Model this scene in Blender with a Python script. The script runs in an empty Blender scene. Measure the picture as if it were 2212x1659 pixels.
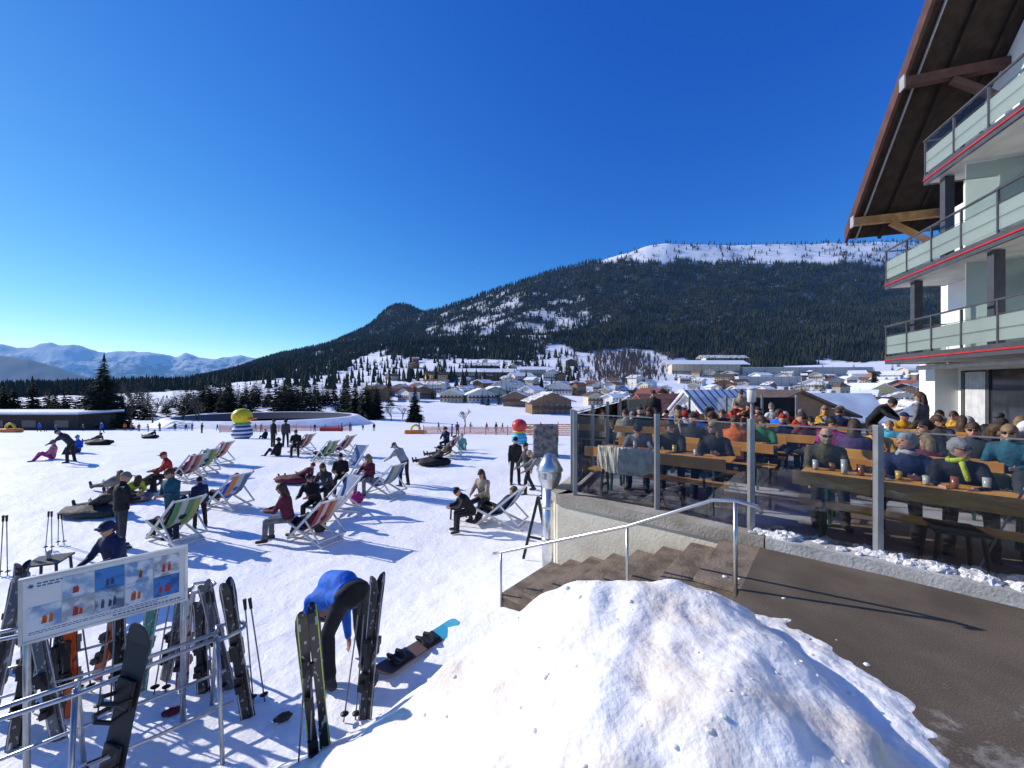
import bpy, math, random, numpy as np
from mathutils import Vector, Matrix, Euler
random.seed(7); rng=np.random.default_rng(7)
S=bpy.context.scene; C=S.collection
CZ=3.7;F=850.;CX=1106.;HY=830.
PI=math.pi
def rad(a): return math.radians(a)
# ------------------------------------------------------------ noise
TAB=rng.random((256,256))
def vn(x,y):
    x=np.asarray(x,float);y=np.asarray(y,float)
    xi=np.floor(x).astype(int);yi=np.floor(y).astype(int)
    fx=x-xi;fy=y-yi;fx=fx*fx*(3-2*fx);fy=fy*fy*(3-2*fy)
    a=TAB[xi&255,yi&255];b=TAB[(xi+1)&255,yi&255];c=TAB[xi&255,(yi+1)&255];d=TAB[(xi+1)&255,(yi+1)&255]
    return ((a*(1-fx)+b*fx)*(1-fy)+(c*(1-fx)+d*fx)*fy)*2-1
def fbm(x,y,o=4):
    s=0;a=.5
    for i in range(o):
        s=s+a*vn(x*2**i+17*i,y*2**i+5*i);a*=.5
    return s
# ------------------------------------------------------------ terrain heights
SKY=[(-600,842),(0,838),(400,826),(500,806),(560,780),(600,768),(700,748),(760,725),(800,712),(860,700),(920,684),(1000,651),(1100,616),(1200,583),(1250,571),(1300,558),(1350,544),(1400,529),(1440,523),(1500,526),(1600,528),(1700,525),(1800,523),(1900,519),(2000,522),(2200,545),(2800,600)]
ROWS=[(60,[(0,936)]),(100,[(0,928)]),
(150,[(-600,915),(0,912),(400,905),(600,903),(800,908),(1000,915),(2600,915)]),
(250,[(-600,900),(0,885),(400,880),(600,878),(800,885),(1200,885),(1400,890),(1700,895),(2600,895)]),
(400,[(-600,880),(0,865),(400,850),(800,850),(1200,850),(1400,855),(1700,862),(2600,865)]),
(650,[(-600,860),(0,850),(400,838),(600,820),(800,815),(1000,805),(1200,805),(1400,812),(1700,820),(2000,815),(2600,810)]),
(900,[(-600,850),(0,842),(400,832),(600,800),(800,785),(1000,775),(1200,770),(1400,782),(1700,785),(2000,775),(2600,770)]),
(1300,[(-600,846),(0,840),(400,828),(600,788),(800,755),(1000,735),(1200,720),(1400,705),(1700,700),(2000,690),(2600,680)]),
(1800,[(-600,843),(0,838),(400,826),(600,777),(800,733),(1000,692),(1200,650),(1400,625),(1700,612),(2000,606),(2600,620)]),
(2400,SKY),
(3200,[(-600,840),(0,836),(400,826),(600,815),(1000,760),(1400,640),(2000,640),(2600,680)]),
(14000,[(0,829)])]
RY=np.array([.1,22.]+[r[0] for r in ROWS],float)
def ground_arr(X,Y):
    X=np.asarray(X,float).ravel();Y=np.asarray(Y,float).ravel()
    px=CX+F*X/Y
    Z=[np.zeros_like(X),np.zeros_like(X)]
    for y,pr in ROWS:
        a=np.array(pr,float)
        Z.append(CZ-(np.interp(px,a[:,0],a[:,1])-HY)/F*y)
    Z=np.array(Z)
    i=np.clip(np.searchsorted(RY,Y)-1,0,len(RY)-2)
    f=np.clip((Y-RY[i])/(RY[i+1]-RY[i]),0,1)
    n=np.arange(len(X))
    z=Z[i,n]*(1-f)+Z[i+1,n]*f
    z+=245*np.exp(-np.abs((px-858)/np.where(px<858,72,72))**2.2-((Y-2750)/280)**2)
    z+=.58*np.exp(-((X-.9)**2+(Y-5.8)**2)/4)
    near=np.clip((30-Y)/15,0,1)
    z+=near*(.045*fbm(X*.9,Y*.9,3)+.022*fbm(X*5,Y*5,3))
    w=np.clip((Y-60)/200,0,1)*np.clip((700-Y)/200,0,1)
    z+=w*1.5*fbm(X/40,Y/40,3)
    m=np.clip((Y-800)/500,0,1)*np.clip((2350-Y)/300,0,1)*np.clip((px-520)/200,0,1)
    z+=m*42*fbm(X/230,Y/230,4)
    m2=np.clip((Y-2200)/200,0,1)*np.clip((px-520)/200,0,1)
    z+=m2*np.where(px<950,5,10)*fbm(X/90,Y/200,3)
    return z
def ground(x,y): return float(ground_arr([x],[y])[0])
YS=np.geomspace(1.5,2600,1600)
def at(px,py):
    t=(px-CX)/F
    zg=ground_arr(t*YS,YS);zr=CZ-(py-HY)/F*YS
    k=int(np.argmax(zg>=zr))
    y=float(YS[k]);return Vector((t*y,y,float(zg[k])))
def dens(px,py,Y,X):
    n=fbm(X/120,Y/120,4);n2=fbm(X/45+9,Y/45,3);n3=fbm(X/70+31,Y/70+5,3)
    low=np.interp(px,[400,500,600,700,780,900,1000,1100,1250,1450,1600,1900,2100,2600],[842,838,820,800,778,774,782,772,764,780,786,790,794,794])
    d=np.where((Y>450)&(py<low+n*40),1.,0.)
    e=((px-1110)/190)**2+((py-692)/60)**2
    d=np.where((e<1.2)&(n2+.5*n>.06+.16*e)&(d>0),.28,d)
    d=np.where((py>735)&(px>600)&(px<1230)&(n2+.4*n>.2)&(d>0),.4,d)
    d=np.where((d==1)&(n3>.36),.75,d)
    top=np.where(px>1262,564+16*n2+.010*(px-1262),0)
    d=np.where((py<top)&(Y>1900),.03+.35*(n2<-.18)*(n3<.15)+.1*(py<532)*(px>1640),d)
    d=np.where((d==0)&(Y>300)&(px>560)&(px<1250)&(n2<-.05),.16,d)
    d=np.where((d==0)&(Y>450)&(px<430)&(px>-900)&(n<.02),.8,d)
    b=((px-1355)/105)**2+((py-796)/42)**2
    d=np.where((b<1)&(Y<1100),0,d)
    return d
# ------------------------------------------------------------ materials
MATS={}
HAZE=(.13,.34,.78)  # glow colour of the painted aerial haze
def mat(name,col,rough=.7,col2=None,scale=5,bump=0,bscale=30,metal=0,haze=0,coord='Object',contrast=(.35,.65),spec=.3,detail=5):
    if name in MATS: return MATS[name]
    m=bpy.data.materials.new(name);m.use_nodes=True;MATS[name]=m
    nt=m.node_tree;N=nt.nodes;L=nt.links
    b=N['Principled BSDF'];out=N['Material Output']
    b.inputs['Base Color'].default_value=(*col,1);b.inputs['Roughness'].default_value=rough
    b.inputs['Metallic'].default_value=metal;b.inputs['Specular IOR Level'].default_value=spec
    tc=N.new('ShaderNodeTexCoord')
    if coord=='World':
        g=N.new('ShaderNodeNewGeometry');src=g.outputs['Position']
    else: src=tc.outputs[coord]
    if col2 is None: col2=tuple(c*.78 for c in col)
    nz=N.new('ShaderNodeTexNoise');nz.inputs['Scale'].default_value=scale;nz.inputs['Detail'].default_value=detail
    L.new(src,nz.inputs['Vector'])
    r=N.new('ShaderNodeValToRGB');r.color_ramp.elements[0].position=contrast[0];r.color_ramp.elements[1].position=contrast[1]
    r.color_ramp.elements[0].color=(*col2,1);r.color_ramp.elements[1].color=(*col,1)
    L.new(nz.outputs['Fac'],r.inputs['Fac']);L.new(r.outputs['Color'],b.inputs['Base Color'])
    if bump:
        n2=N.new('ShaderNodeTexNoise');n2.inputs['Scale'].default_value=bscale;n2.inputs['Detail'].default_value=6
        L.new(src,n2.inputs['Vector'])
        bp=N.new('ShaderNodeBump');bp.inputs['Strength'].default_value=min(1,bump);bp.inputs['Distance'].default_value=.02
        L.new(n2.outputs['Fac'],bp.inputs['Height']);L.new(bp.outputs['Normal'],b.inputs['Normal'])
    if haze: paint_haze(m,haze)
    return m
def paint_haze(m,Lh=9000.):  # aerial haze painted into the material: blue emission replaces the surface with distance
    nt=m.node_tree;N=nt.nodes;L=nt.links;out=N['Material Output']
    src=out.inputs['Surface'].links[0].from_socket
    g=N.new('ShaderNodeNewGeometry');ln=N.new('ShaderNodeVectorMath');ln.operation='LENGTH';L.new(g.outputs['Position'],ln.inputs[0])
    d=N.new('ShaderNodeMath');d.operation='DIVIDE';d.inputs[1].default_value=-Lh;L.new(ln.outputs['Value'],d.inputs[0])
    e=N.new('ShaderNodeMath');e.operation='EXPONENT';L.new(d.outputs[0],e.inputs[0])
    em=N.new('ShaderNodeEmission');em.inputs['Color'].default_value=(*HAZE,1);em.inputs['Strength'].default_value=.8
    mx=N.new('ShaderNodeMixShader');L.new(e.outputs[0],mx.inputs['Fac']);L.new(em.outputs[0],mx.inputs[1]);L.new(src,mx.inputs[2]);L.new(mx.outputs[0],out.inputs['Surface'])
def ramp(N,L,fac,stops):
    r=N.new('ShaderNodeValToRGB');e=r.color_ramp.elements
    while len(e)<len(stops): e.new(.5)
    for k,(p,c) in enumerate(stops): e[k].position=p;e[k].color=(*c,1)
    L.new(fac,r.inputs['Fac']);return r
def terrain_mat():
    m=bpy.data.materials.new('snow_ground');m.use_nodes=True;nt=m.node_tree;N=nt.nodes;L=nt.links;b=N['Principled BSDF']
    b.inputs['Roughness'].default_value=.6;b.inputs['Specular IOR Level'].default_value=.3
    g=N.new('ShaderNodeNewGeometry')
    at_=N.new('ShaderNodeAttribute');at_.attribute_name='forest'
    nz=N.new('ShaderNodeTexNoise');nz.inputs['Scale'].default_value=.03;nz.inputs['Detail'].default_value=8;L.new(g.outputs['Position'],nz.inputs['Vector'])
    fl=ramp(N,L,nz.outputs['Fac'],[(.42,(.016,.018,.011)),(.62,(.045,.038,.025)),(.76,(.4,.42,.45))])
    n1=N.new('ShaderNodeTexNoise');n1.inputs['Scale'].default_value=.5;n1.inputs['Detail'].default_value=9;n1.inputs['Roughness'].default_value=.65;L.new(g.outputs['Position'],n1.inputs['Vector'])
    sn=ramp(N,L,n1.outputs['Fac'],[(.28,(.84,.825,.81)),(.52,(.95,.94,.93))])
    mx=N.new('ShaderNodeMix');mx.data_type='RGBA'
    L.new(at_.outputs['Fac'],mx.inputs[0]);L.new(sn.outputs['Color'],mx.inputs[6]);L.new(fl.outputs['Color'],mx.inputs[7])
    L.new(mx.outputs[2],b.inputs['Base Color'])
    b1=N.new('ShaderNodeTexNoise');b1.inputs['Scale'].default_value=7;b1.inputs['Detail'].default_value=8;b1.inputs['Roughness'].default_value=.7;L.new(g.outputs['Position'],b1.inputs['Vector'])
    bp=N.new('ShaderNodeBump');bp.inputs['Strength'].default_value=.85;bp.inputs['Distance'].default_value=.042;L.new(b1.outputs['Fac'],bp.inputs['Height']);L.new(bp.outputs['Normal'],b.inputs['Normal'])
    paint_haze(m,24000);return m
def pile_mat():
    if 'dirty_snow' in MATS: return MATS['dirty_snow']
    m=bpy.data.materials.new('dirty_snow');MATS['dirty_snow']=m;m.use_nodes=True;nt=m.node_tree;N=nt.nodes;L=nt.links;b=N['Principled BSDF']
    b.inputs['Roughness'].default_value=.5;b.inputs['Specular IOR Level'].default_value=.3
    b.inputs['Subsurface Weight'].default_value=.25;b.inputs['Subsurface Radius'].default_value=(.05,.05,.06);b.inputs['Subsurface Scale'].default_value=.5
    g=N.new('ShaderNodeNewGeometry')
    nz=N.new('ShaderNodeTexNoise');nz.inputs['Scale'].default_value=1.15;nz.inputs['Detail'].default_value=10;nz.inputs['Roughness'].default_value=.66;L.new(g.outputs['Position'],nz.inputs['Vector'])
    r=ramp(N,L,nz.outputs['Fac'],[(.3,(.93,.92,.90)),(.47,(.92,.89,.84)),(.57,(.82,.74,.64)),(.68,(.66,.55,.44)),(.8,(.5,.40,.31))])
    L.new(r.outputs['Color'],b.inputs['Base Color'])
    b1=N.new('ShaderNodeTexNoise');b1.inputs['Scale'].default_value=10;b1.inputs['Detail'].default_value=8;b1.inputs['Roughness'].default_value=.55;L.new(g.outputs['Position'],b1.inputs['Vector'])
    bp=N.new('ShaderNodeBump');bp.inputs['Strength'].default_value=.8;bp.inputs['Distance'].default_value=.035;L.new(b1.outputs['Fac'],bp.inputs['Height']);L.new(bp.outputs['Normal'],b.inputs['Normal'])
    return m
def asphalt_mat():
    m=bpy.data.materials.new('gritted_asphalt');m.use_nodes=True;nt=m.node_tree;N=nt.nodes;L=nt.links;b=N['Principled BSDF']
    b.inputs['Roughness'].default_value=.9
    g=N.new('ShaderNodeNewGeometry')
    v=N.new('ShaderNodeTexNoise');v.inputs['Scale'].default_value=110;v.inputs['Detail'].default_value=4;v.inputs['Roughness'].default_value=.7;L.new(g.outputs['Position'],v.inputs['Vector'])
    r=ramp(N,L,v.outputs['Fac'],[(.36,(.07,.052,.037)),(.56,(.145,.112,.08)),(.72,(.27,.22,.165))])
    big=N.new('ShaderNodeTexNoise');big.inputs['Scale'].default_value=1.8;big.inputs['Detail'].default_value=8;L.new(g.outputs['Position'],big.inputs['Vector'])
    br=ramp(N,L,big.outputs['Fac'],[(.35,(.65,.62,.6)),(.65,(1.1,1.08,1.05))])
    ml=N.new('ShaderNodeMix');ml.data_type='RGBA';ml.blend_type='MULTIPLY';ml.inputs[0].default_value=1;L.new(r.outputs['Color'],ml.inputs[6]);L.new(br.outputs['Color'],ml.inputs[7])
    sp=N.new('ShaderNodeSeparateXYZ');L.new(g.outputs['Position'],sp.inputs[0])
    n=N.new('ShaderNodeTexNoise');n.inputs['Scale'].default_value=3.2;n.inputs['Detail'].default_value=10;n.inputs['Roughness'].default_value=.75;L.new(g.outputs['Position'],n.inputs['Vector'])
    mr=N.new('ShaderNodeMapRange');mr.inputs['From Min'].default_value=3.2;mr.inputs['From Max'].default_value=1.9;mr.inputs['To Min'].default_value=-.28;mr.inputs['To Max'].default_value=.06;L.new(sp.outputs['Y'],mr.inputs['Value'])
    ad=N.new('ShaderNodeMath');L.new(n.outputs['Fac'],ad.inputs[0]);L.new(mr.outputs[0],ad.inputs[1])
    rr=ramp(N,L,ad.outputs[0],[(.47,(0,0,0)),(.66,(1,1,1))])
    mx=N.new('ShaderNodeMix');mx.data_type='RGBA';L.new(rr.outputs['Color'],mx.inputs[0]);L.new(ml.outputs[2],mx.inputs[6]);mx.inputs[7].default_value=(.46,.42,.37,1)
    L.new(mx.outputs[2],b.inputs['Base Color'])
    ad2=N.new('ShaderNodeMath');ad2.operation='MULTIPLY_ADD';ad2.inputs[1].default_value=3;L.new(rr.outputs['Color'],ad2.inputs[0]);L.new(v.outputs['Fac'],ad2.inputs[2])
    bp=N.new('ShaderNodeBump');bp.inputs['Strength'].default_value=.6;bp.inputs['Distance'].default_value=.005;L.new(ad2.outputs[0],bp.inputs['Height']);L.new(bp.outputs['Normal'],b.inputs['Normal'])
    return m
def glass_mat(name,tint,ior=1.35,fro=0.,fc=(.46,.56,.53)):
    if name in MATS:return MATS[name]
    m=bpy.data.materials.new(name);m.use_nodes=True;MATS[name]=m;nt=m.node_tree;N=nt.nodes;L=nt.links;out=N['Material Output'];N.remove(N['Principled BSDF'])
    t=N.new('ShaderNodeBsdfTransparent');t.inputs[0].default_value=(*tint,1)
    g=N.new('ShaderNodeBsdfGlossy');g.inputs['Roughness'].default_value=.02
    fr=N.new('ShaderNodeFresnel');fr.inputs[0].default_value=ior
    mx=N.new('ShaderNodeMixShader');L.new(fr.outputs[0],mx.inputs[0]);L.new(t.outputs[0],mx.inputs[1]);L.new(g.outputs[0],mx.inputs[2])
    o=mx.outputs[0]
    if fro:
        d=N.new('ShaderNodeBsdfDiffuse');d.inputs[0].default_value=(*fc,1)
        tl=N.new('ShaderNodeBsdfTranslucent');tl.inputs[0].default_value=(*fc,1)
        m3=N.new('ShaderNodeMixShader');m3.inputs[0].default_value=.4;L.new(d.outputs[0],m3.inputs[1]);L.new(tl.outputs[0],m3.inputs[2])
        m2=N.new('ShaderNodeMixShader');m2.inputs[0].default_value=fro;L.new(o,m2.inputs[1]);L.new(m3.outputs[0],m2.inputs[2]);o=m2.outputs[0]
    L.new(o,out.inputs['Surface']);return m
def stripe_mat(name,cols,axis=0,n=1,coord='Generated'):
    if name in MATS:return MATS[name]
    m=bpy.data.materials.new(name);m.use_nodes=True;MATS[name]=m;nt=m.node_tree;N=nt.nodes;L=nt.links;b=N['Principled BSDF'];b.inputs['Roughness'].default_value=.7
    tc=N.new('ShaderNodeTexCoord');sp=N.new('ShaderNodeSeparateXYZ');L.new(tc.outputs[coord],sp.inputs[0])
    mu=N.new('ShaderNodeMath');mu.operation='MULTIPLY';mu.inputs[1].default_value=n*.998;L.new(sp.outputs[axis],mu.inputs[0])
    fr=N.new('ShaderNodeMath');fr.operation='FRACT';L.new(mu.outputs[0],fr.inputs[0])
    r=N.new('ShaderNodeValToRGB');r.color_ramp.interpolation='CONSTANT';e=r.color_ramp.elements
    while len(e)<len(cols): e.new(.5)
    for k,c in enumerate(cols): e[k].position=k/len(cols);e[k].color=(*c,1)
    L.new(fr.outputs[0],r.inputs[0]);L.new(r.outputs[0],b.inputs['Base Color'])
    return m
# ------------------------------------------------------------ mesh builder
class MB:
    def __init__(s): s.v=[];s.f=[];s.m=[];s.mi=0
    def add(s,vs,fs):
        o=len(s.v);s.v+= [tuple(v) for v in vs];s.f+=[tuple(i+o for i in f) for f in fs];s.m+=[s.mi]*len(fs);return s
    def box(s,a,b,M=None):
        vs=[Vector((x,y,z)) for x in (a[0],b[0]) for y in (a[1],b[1]) for z in (a[2],b[2])]
        if M is not None: vs=[M@v for v in vs]
        return s.add(vs,[(0,1,3,2),(4,6,7,5),(0,4,5,1),(2,3,7,6),(0,2,6,4),(1,5,7,3)])
    def beam(s,p,q,w,h,up=Vector((0,0,1))):
        p=Vector(p);q=Vector(q);d=(q-p).normalized();a=d.cross(up)
        if a.length<1e-3:a=Vector((1,0,0))
        a.normalize();b=a.cross(d).normalized();vs=[]
        for o in (p,q):
            for i,j in ((-1,-1),(1,-1),(1,1),(-1,1)): vs.append(o+a*i*w/2+b*j*h/2)
        return s.add(vs,[(0,1,2,3),(7,6,5,4),(0,4,5,1),(1,5,6,2),(2,6,7,3),(3,7,4,0)])
    def tube(s,pts,r,seg=8,cap=True):
        pts=[Vector(p) for p in pts];n=len(pts);rs=r if isinstance(r,(list,tuple)) else [r]*n
        vs=[];fs=[];a=None
        for i,p in enumerate(pts):
            d=(pts[min(i+1,n-1)]-pts[max(i-1,0)])
            if d.length<1e-6:d=Vector((0,0,1))
            d.normalize()
            if a is None: a=d.orthogonal().normalized()
            a=(a-d*a.dot(d));a=a.normalized() if a.length>1e-5 else d.orthogonal().normalized()
            b=d.cross(a)
            for k in range(seg):
                t=2*PI*k/seg;vs.append(p+(a*math.cos(t)+b*math.sin(t))*rs[i])
        for i in range(n-1):
            for k in range(seg):
                k2=(k+1)%seg;fs.append((i*seg+k,i*seg+k2,(i+1)*seg+k2,(i+1)*seg+k))
        if cap: fs.append(tuple(range(seg))[::-1]);fs.append(tuple((n-1)*seg+k for k in range(seg)))
        return s.add(vs,fs)
    def caps(s,p,r0,q,r1,seg=10):
        p=Vector(p);q=Vector(q);d=q-p
        d=d.normalized() if d.length>1e-5 else Vector((0,0,1))
        pts=[];rs=[]
        for a in (-80,-50,-20): pts.append(p+d*r0*math.sin(rad(a)));rs.append(r0*math.cos(rad(a)))
        for a in (20,50,80): pts.append(q+d*r1*math.sin(rad(a)));rs.append(r1*math.cos(rad(a)))
        return s.tube(pts,rs,seg)
    def lathe(s,prof,c=(0,0,0),seg=24):
        return s.tube([(c[0],c[1],c[2]+z) for r,z in prof],[max(r,.001) for r,z in prof],seg)
    def loft(s,rings,cap=True):
        n=len(rings[0]);vs=[v for r in rings for v in r];fs=[]
        for i in range(len(rings)-1):
            for k in range(n):
                k2=(k+1)%n;fs.append((i*n+k,i*n+k2,(i+1)*n+k2,(i+1)*n+k))
        if cap: fs.append(tuple(range(n))[::-1]);fs.append(tuple((len(rings)-1)*n+k for k in range(n)))
        return s.add(vs,fs)
    def prism(s,poly,z0,z1):
        n=len(poly);vs=[(x,y,z0) for x,y in poly]+[(x,y,z1) for x,y in poly]
        ar=sum(poly[i][0]*poly[(i+1)%n][1]-poly[(i+1)%n][0]*poly[i][1] for i in range(n))
        fs=[tuple(range(n))[::-1],tuple(range(n,2*n))]+[(i,(i+1)%n,(i+1)%n+n,i+n) for i in range(n)]
        if ar<0: fs=[f[::-1] for f in fs]
        return s.add(vs,fs)
    def ell(s,c,r,seg=16,rows=10,fn=None,M=None):
        c=Vector(c);rings=[]
        for i in range(rows+1):
            a=-PI/2+PI*i/rows;a=max(-PI/2+.02,min(PI/2-.02,a));rg=[]
            for k in range(seg):
                t=2*PI*k/seg;u=Vector((math.cos(a)*math.cos(t),math.cos(a)*math.sin(t),math.sin(a)))
                g=fn(u) if fn else 1
                v=Vector((u.x*r[0]*g,u.y*r[1]*g,u.z*r[2]*g))
                if M is not None:v=M@v
                rg.append(c+v)
            rings.append(rg)
        return s.loft(rings)
    def mesh(s,name,mats=None,smooth=False):
        me=bpy.data.meshes.new(name);me.from_pydata(s.v,[],s.f)
        if mats:
            for m in mats: me.materials.append(m)
            if len(mats)>1: me.polygons.foreach_set('material_index',s.m)
        me.polygons.foreach_set('use_smooth',[smooth]*len(s.f));me.update();return me
    def build(s,name,mats,parent=None,smooth=False,bevel=0,loc=None,rot=None):
        if not isinstance(mats,(list,tuple)):mats=[mats]
        return link(name,s.mesh(name,mats,smooth),parent,loc,rot,bevel)
def link(name,me,parent=None,loc=None,rot=None,bevel=0):
    o=bpy.data.objects.new(name,me);C.objects.link(o)
    if parent: o.parent=parent
    if loc is not None:o.location=loc
    if rot is not None:o.rotation_euler=rot
    if bevel:
        b=o.modifiers.new('bevel','BEVEL');b.width=bevel;b.segments=2;b.limit_method='ANGLE'
    return o
def tag(o,label,cat,group=None,kind=None):
    o['label']=label;o['category']=cat
    if group:o['group']=group
    if kind:o['kind']=kind
    return o
def thing(name,label,cat,loc=(0,0,0),rotz=0,group=None,rot=None):
    o=bpy.data.objects.new(name,None);C.objects.link(o);o.location=loc;o.rotation_euler=rot or (0,0,rotz)
    o.empty_display_size=.1
    return tag(o,label,cat,group)
def struct(o): o['kind']='structure';return o
def dup(root,loc,rot,label=None,group=None,scale=None):
    r=root.copy();C.objects.link(r);r.location=loc;r.rotation_euler=rot
    if scale: r.scale=scale
    if label:r['label']=label
    if group:r['group']=group
    for ch in list(root.children):
        c=ch.copy();C.objects.link(c);c.parent=r
        for g in list(ch.children):
            d=g.copy();C.objects.link(d);d.parent=c
    return r
def npmesh(name,V,Fa,mats,smooth=False):
    me=bpy.data.meshes.new(name);V=np.asarray(V,np.float32);Fa=np.asarray(Fa,np.int32);k=Fa.shape[1]
    me.vertices.add(len(V));me.vertices.foreach_set('co',V.ravel())
    me.loops.add(Fa.size);me.loops.foreach_set('vertex_index',Fa.ravel())
    me.polygons.add(len(Fa));me.polygons.foreach_set('loop_start',np.arange(0,Fa.size,k,dtype=np.int32));me.polygons.foreach_set('loop_total',np.full(len(Fa),k,np.int32))
    for m in mats: me.materials.append(m)
    me.update(calc_edges=True);me.polygons.foreach_set('use_smooth',[smooth]*len(Fa));return me
def grid_faces(r,c):
    i=np.arange(r-1)[:,None]*c+np.arange(c-1)[None,:];i=i.ravel()
    return np.stack([i,i+1,i+c+1,i+c],1)
# ------------------------------------------------------------ ground sheet
T=np.linspace(-2.3,2.5,520);Yr=np.concatenate([np.geomspace(.7,30,270)[:-1],np.geomspace(30,14000,260)])
YY,TT=np.meshgrid(Yr,T,indexing='ij');XX=TT*YY
ZZ=ground_arr(XX,YY).reshape(XX.shape)
me=npmesh('ground',np.stack([XX.ravel(),YY.ravel(),ZZ.ravel()],1),grid_faces(*XX.shape),[terrain_mat()],True)
pxv=CX+F*TT.ravel();pyv=HY-(ZZ.ravel()-CZ)/YY.ravel()*F
dv=dens(pxv,pyv,YY.ravel(),XX.ravel())
a=me.attributes.new('forest','FLOAT','POINT');a.data.foreach_set('value',np.clip(dv*1.3-.12,0,1).astype(np.float32))
struct(link('ground',me))
# far mountains
def farmat(name,haze,thr):
    m=bpy.data.materials.new(name);m.use_nodes=True;nt=m.node_tree;N=nt.nodes;L=nt.links;b=N['Principled BSDF'];b.inputs['Roughness'].default_value=.9
    g=N.new('ShaderNodeNewGeometry');n=N.new('ShaderNodeTexNoise');n.inputs['Scale'].default_value=.0045;n.inputs['Detail'].default_value=11;n.inputs['Roughness'].default_value=.7;L.new(g.outputs['Position'],n.inputs['Vector'])
    sp=N.new('ShaderNodeSeparateXYZ');L.new(g.outputs['Position'],sp.inputs[0])
    mr=N.new('ShaderNodeMapRange');mr.inputs['From Min'].default_value=0;mr.inputs['From Max'].default_value=900;mr.inputs['To Min'].default_value=-.12;mr.inputs['To Max'].default_value=.16;L.new(sp.outputs['Z'],mr.inputs['Value'])
    ad=N.new('ShaderNodeMath');L.new(n.outputs['Fac'],ad.inputs[0]);L.new(mr.outputs[0],ad.inputs[1])
    r=ramp(N,L,ad.outputs[0],[(thr,(.015,.022,.03)),(thr+.04,(.9,.92,.95))]);L.new(r.outputs['Color'],b.inputs['Base Color'])
    paint_haze(m,haze);return m
def ridge(name,prof,yc,yb,yf,m,amp,seed):
    a=np.array(prof,float);pxs=np.linspace(a[0,0],a[-1,0],420);py=np.interp(pxs,a[:,0],a[:,1])
    rows=40;V=[]
    for i in range(rows):
        f=i/(rows-1)
        if f<.75: g=f/.75;y=yf+(yc-yf)*g;h=g**1.2
        else: g=(f-.75)/.25;y=yc+(yb-yc)*g;h=1-g
        zc=CZ-(py-HY)/F*yc;zb=-300
        x=(pxs-CX)/F*y
        z=zb+(zc-zb)*h+amp*fbm(x/700+seed,np.full_like(x,y)/700,5)*(.35+.65*math.sin(PI*min(1,h)))
        V.append(np.stack([x,np.full_like(x,y),z],1))
    struct(link(name,npmesh(name,np.concatenate(V),grid_faces(rows,420),[m],True)))
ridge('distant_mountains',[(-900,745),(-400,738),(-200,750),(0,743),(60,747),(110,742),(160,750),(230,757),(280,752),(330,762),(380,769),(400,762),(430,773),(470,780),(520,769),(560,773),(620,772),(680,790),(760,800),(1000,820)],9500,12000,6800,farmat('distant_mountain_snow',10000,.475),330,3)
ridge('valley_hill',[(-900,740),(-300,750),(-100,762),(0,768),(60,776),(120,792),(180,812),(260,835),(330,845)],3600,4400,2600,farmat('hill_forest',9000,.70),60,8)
# ------------------------------------------------------------ forest (stuff)
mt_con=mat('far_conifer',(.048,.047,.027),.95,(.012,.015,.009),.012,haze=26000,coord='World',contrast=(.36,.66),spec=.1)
def forest():
    n=290000;px=rng.uniform(-700,2300,n);Y=rng.uniform(450,2950,n);X=(px-CX)/F*Y
    Z=ground_arr(X,Y);py=HY-(Z-CZ)/Y*F
    d=dens(px,py,Y,X)
    keep=(rng.random(n)<d*np.where(px<420,.16,np.where((px<950)&(Y>2300),.75,.45)))&~((Y>2440)&(px>950))&~((Y>2440)&(px<740))
    X=X[keep];Y=Y[keep];Z=Z[keep];n=len(X)
    H=rng.uniform(11,27,n)*np.where(Y>1900,1.,.85);R=H*rng.uniform(.13,.21,n)
    seg=5
    base=np.arange(n)*(2*(seg+1))
    allv=np.zeros((n,2*(seg+1),3))
    for tier,(z0,z1,rr) in enumerate(((.03,.65,1.),(.4,1.,.62))):
        th=rng.uniform(0,6.28,n)
        for k in range(seg):
            jr=R*rr*rng.uniform(.7,1.25,n)
            allv[:,tier*(seg+1)+k,0]=X+jr*np.cos(th+2*PI*k/seg);allv[:,tier*(seg+1)+k,1]=Y+jr*np.sin(th+2*PI*k/seg);allv[:,tier*(seg+1)+k,2]=Z+H*z0-H*.03*(k%2)
        allv[:,tier*(seg+1)+seg,0]=X;allv[:,tier*(seg+1)+seg,1]=Y;allv[:,tier*(seg+1)+seg,2]=Z+H*z1
    fs=[]
    for tier in range(2):
        for k in range(seg):
            fs.append(np.stack([base+tier*(seg+1)+k,base+tier*(seg+1)+(k+1)%seg,base+tier*(seg+1)+seg],1))
    me=npmesh('conifer_forest',allv.reshape(-1,3),np.concatenate(fs),[mt_con])
    tag(link('conifer_forest',me),'dark conifer forest covering the flank of the big mountain','forest',kind='stuff')
    print('forest trees',n)
forest()
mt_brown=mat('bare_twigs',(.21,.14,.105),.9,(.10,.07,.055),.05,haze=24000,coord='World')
def barewood():
    mb=MB()
    for i in range(560):
        px=random.gauss(1350,62);py=random.uniform(768,836)
        if ((px-1350)/125)**2+((py-802)/36)**2>1+random.uniform(-.4,.2): continue
        p=at(px,py);h=random.uniform(8,19)*p.y/560
        mb.add([p+Vector((-h*.02,0,0)),p+Vector((h*.02,0,0)),p+Vector((0,0,h))],[(0,1,2)])
        for k in range(12):
            a=random.uniform(0,6.28);r=h*random.uniform(.1,.34);b=p+Vector((math.cos(a)*r,math.sin(a)*r,h*random.uniform(.5,1.05)))
            w=h*.026;s=p+Vector((0,0,h*random.uniform(.05,.5)))
            mb.add([s+Vector((-w,0,0)),s+Vector((w,0,0)),b],[(0,1,2)])
    tag(mb.build('bare_woodland',mt_brown),'brown leafless woodland between the village and the dark forest','forest',kind='stuff')
barewood()
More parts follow.
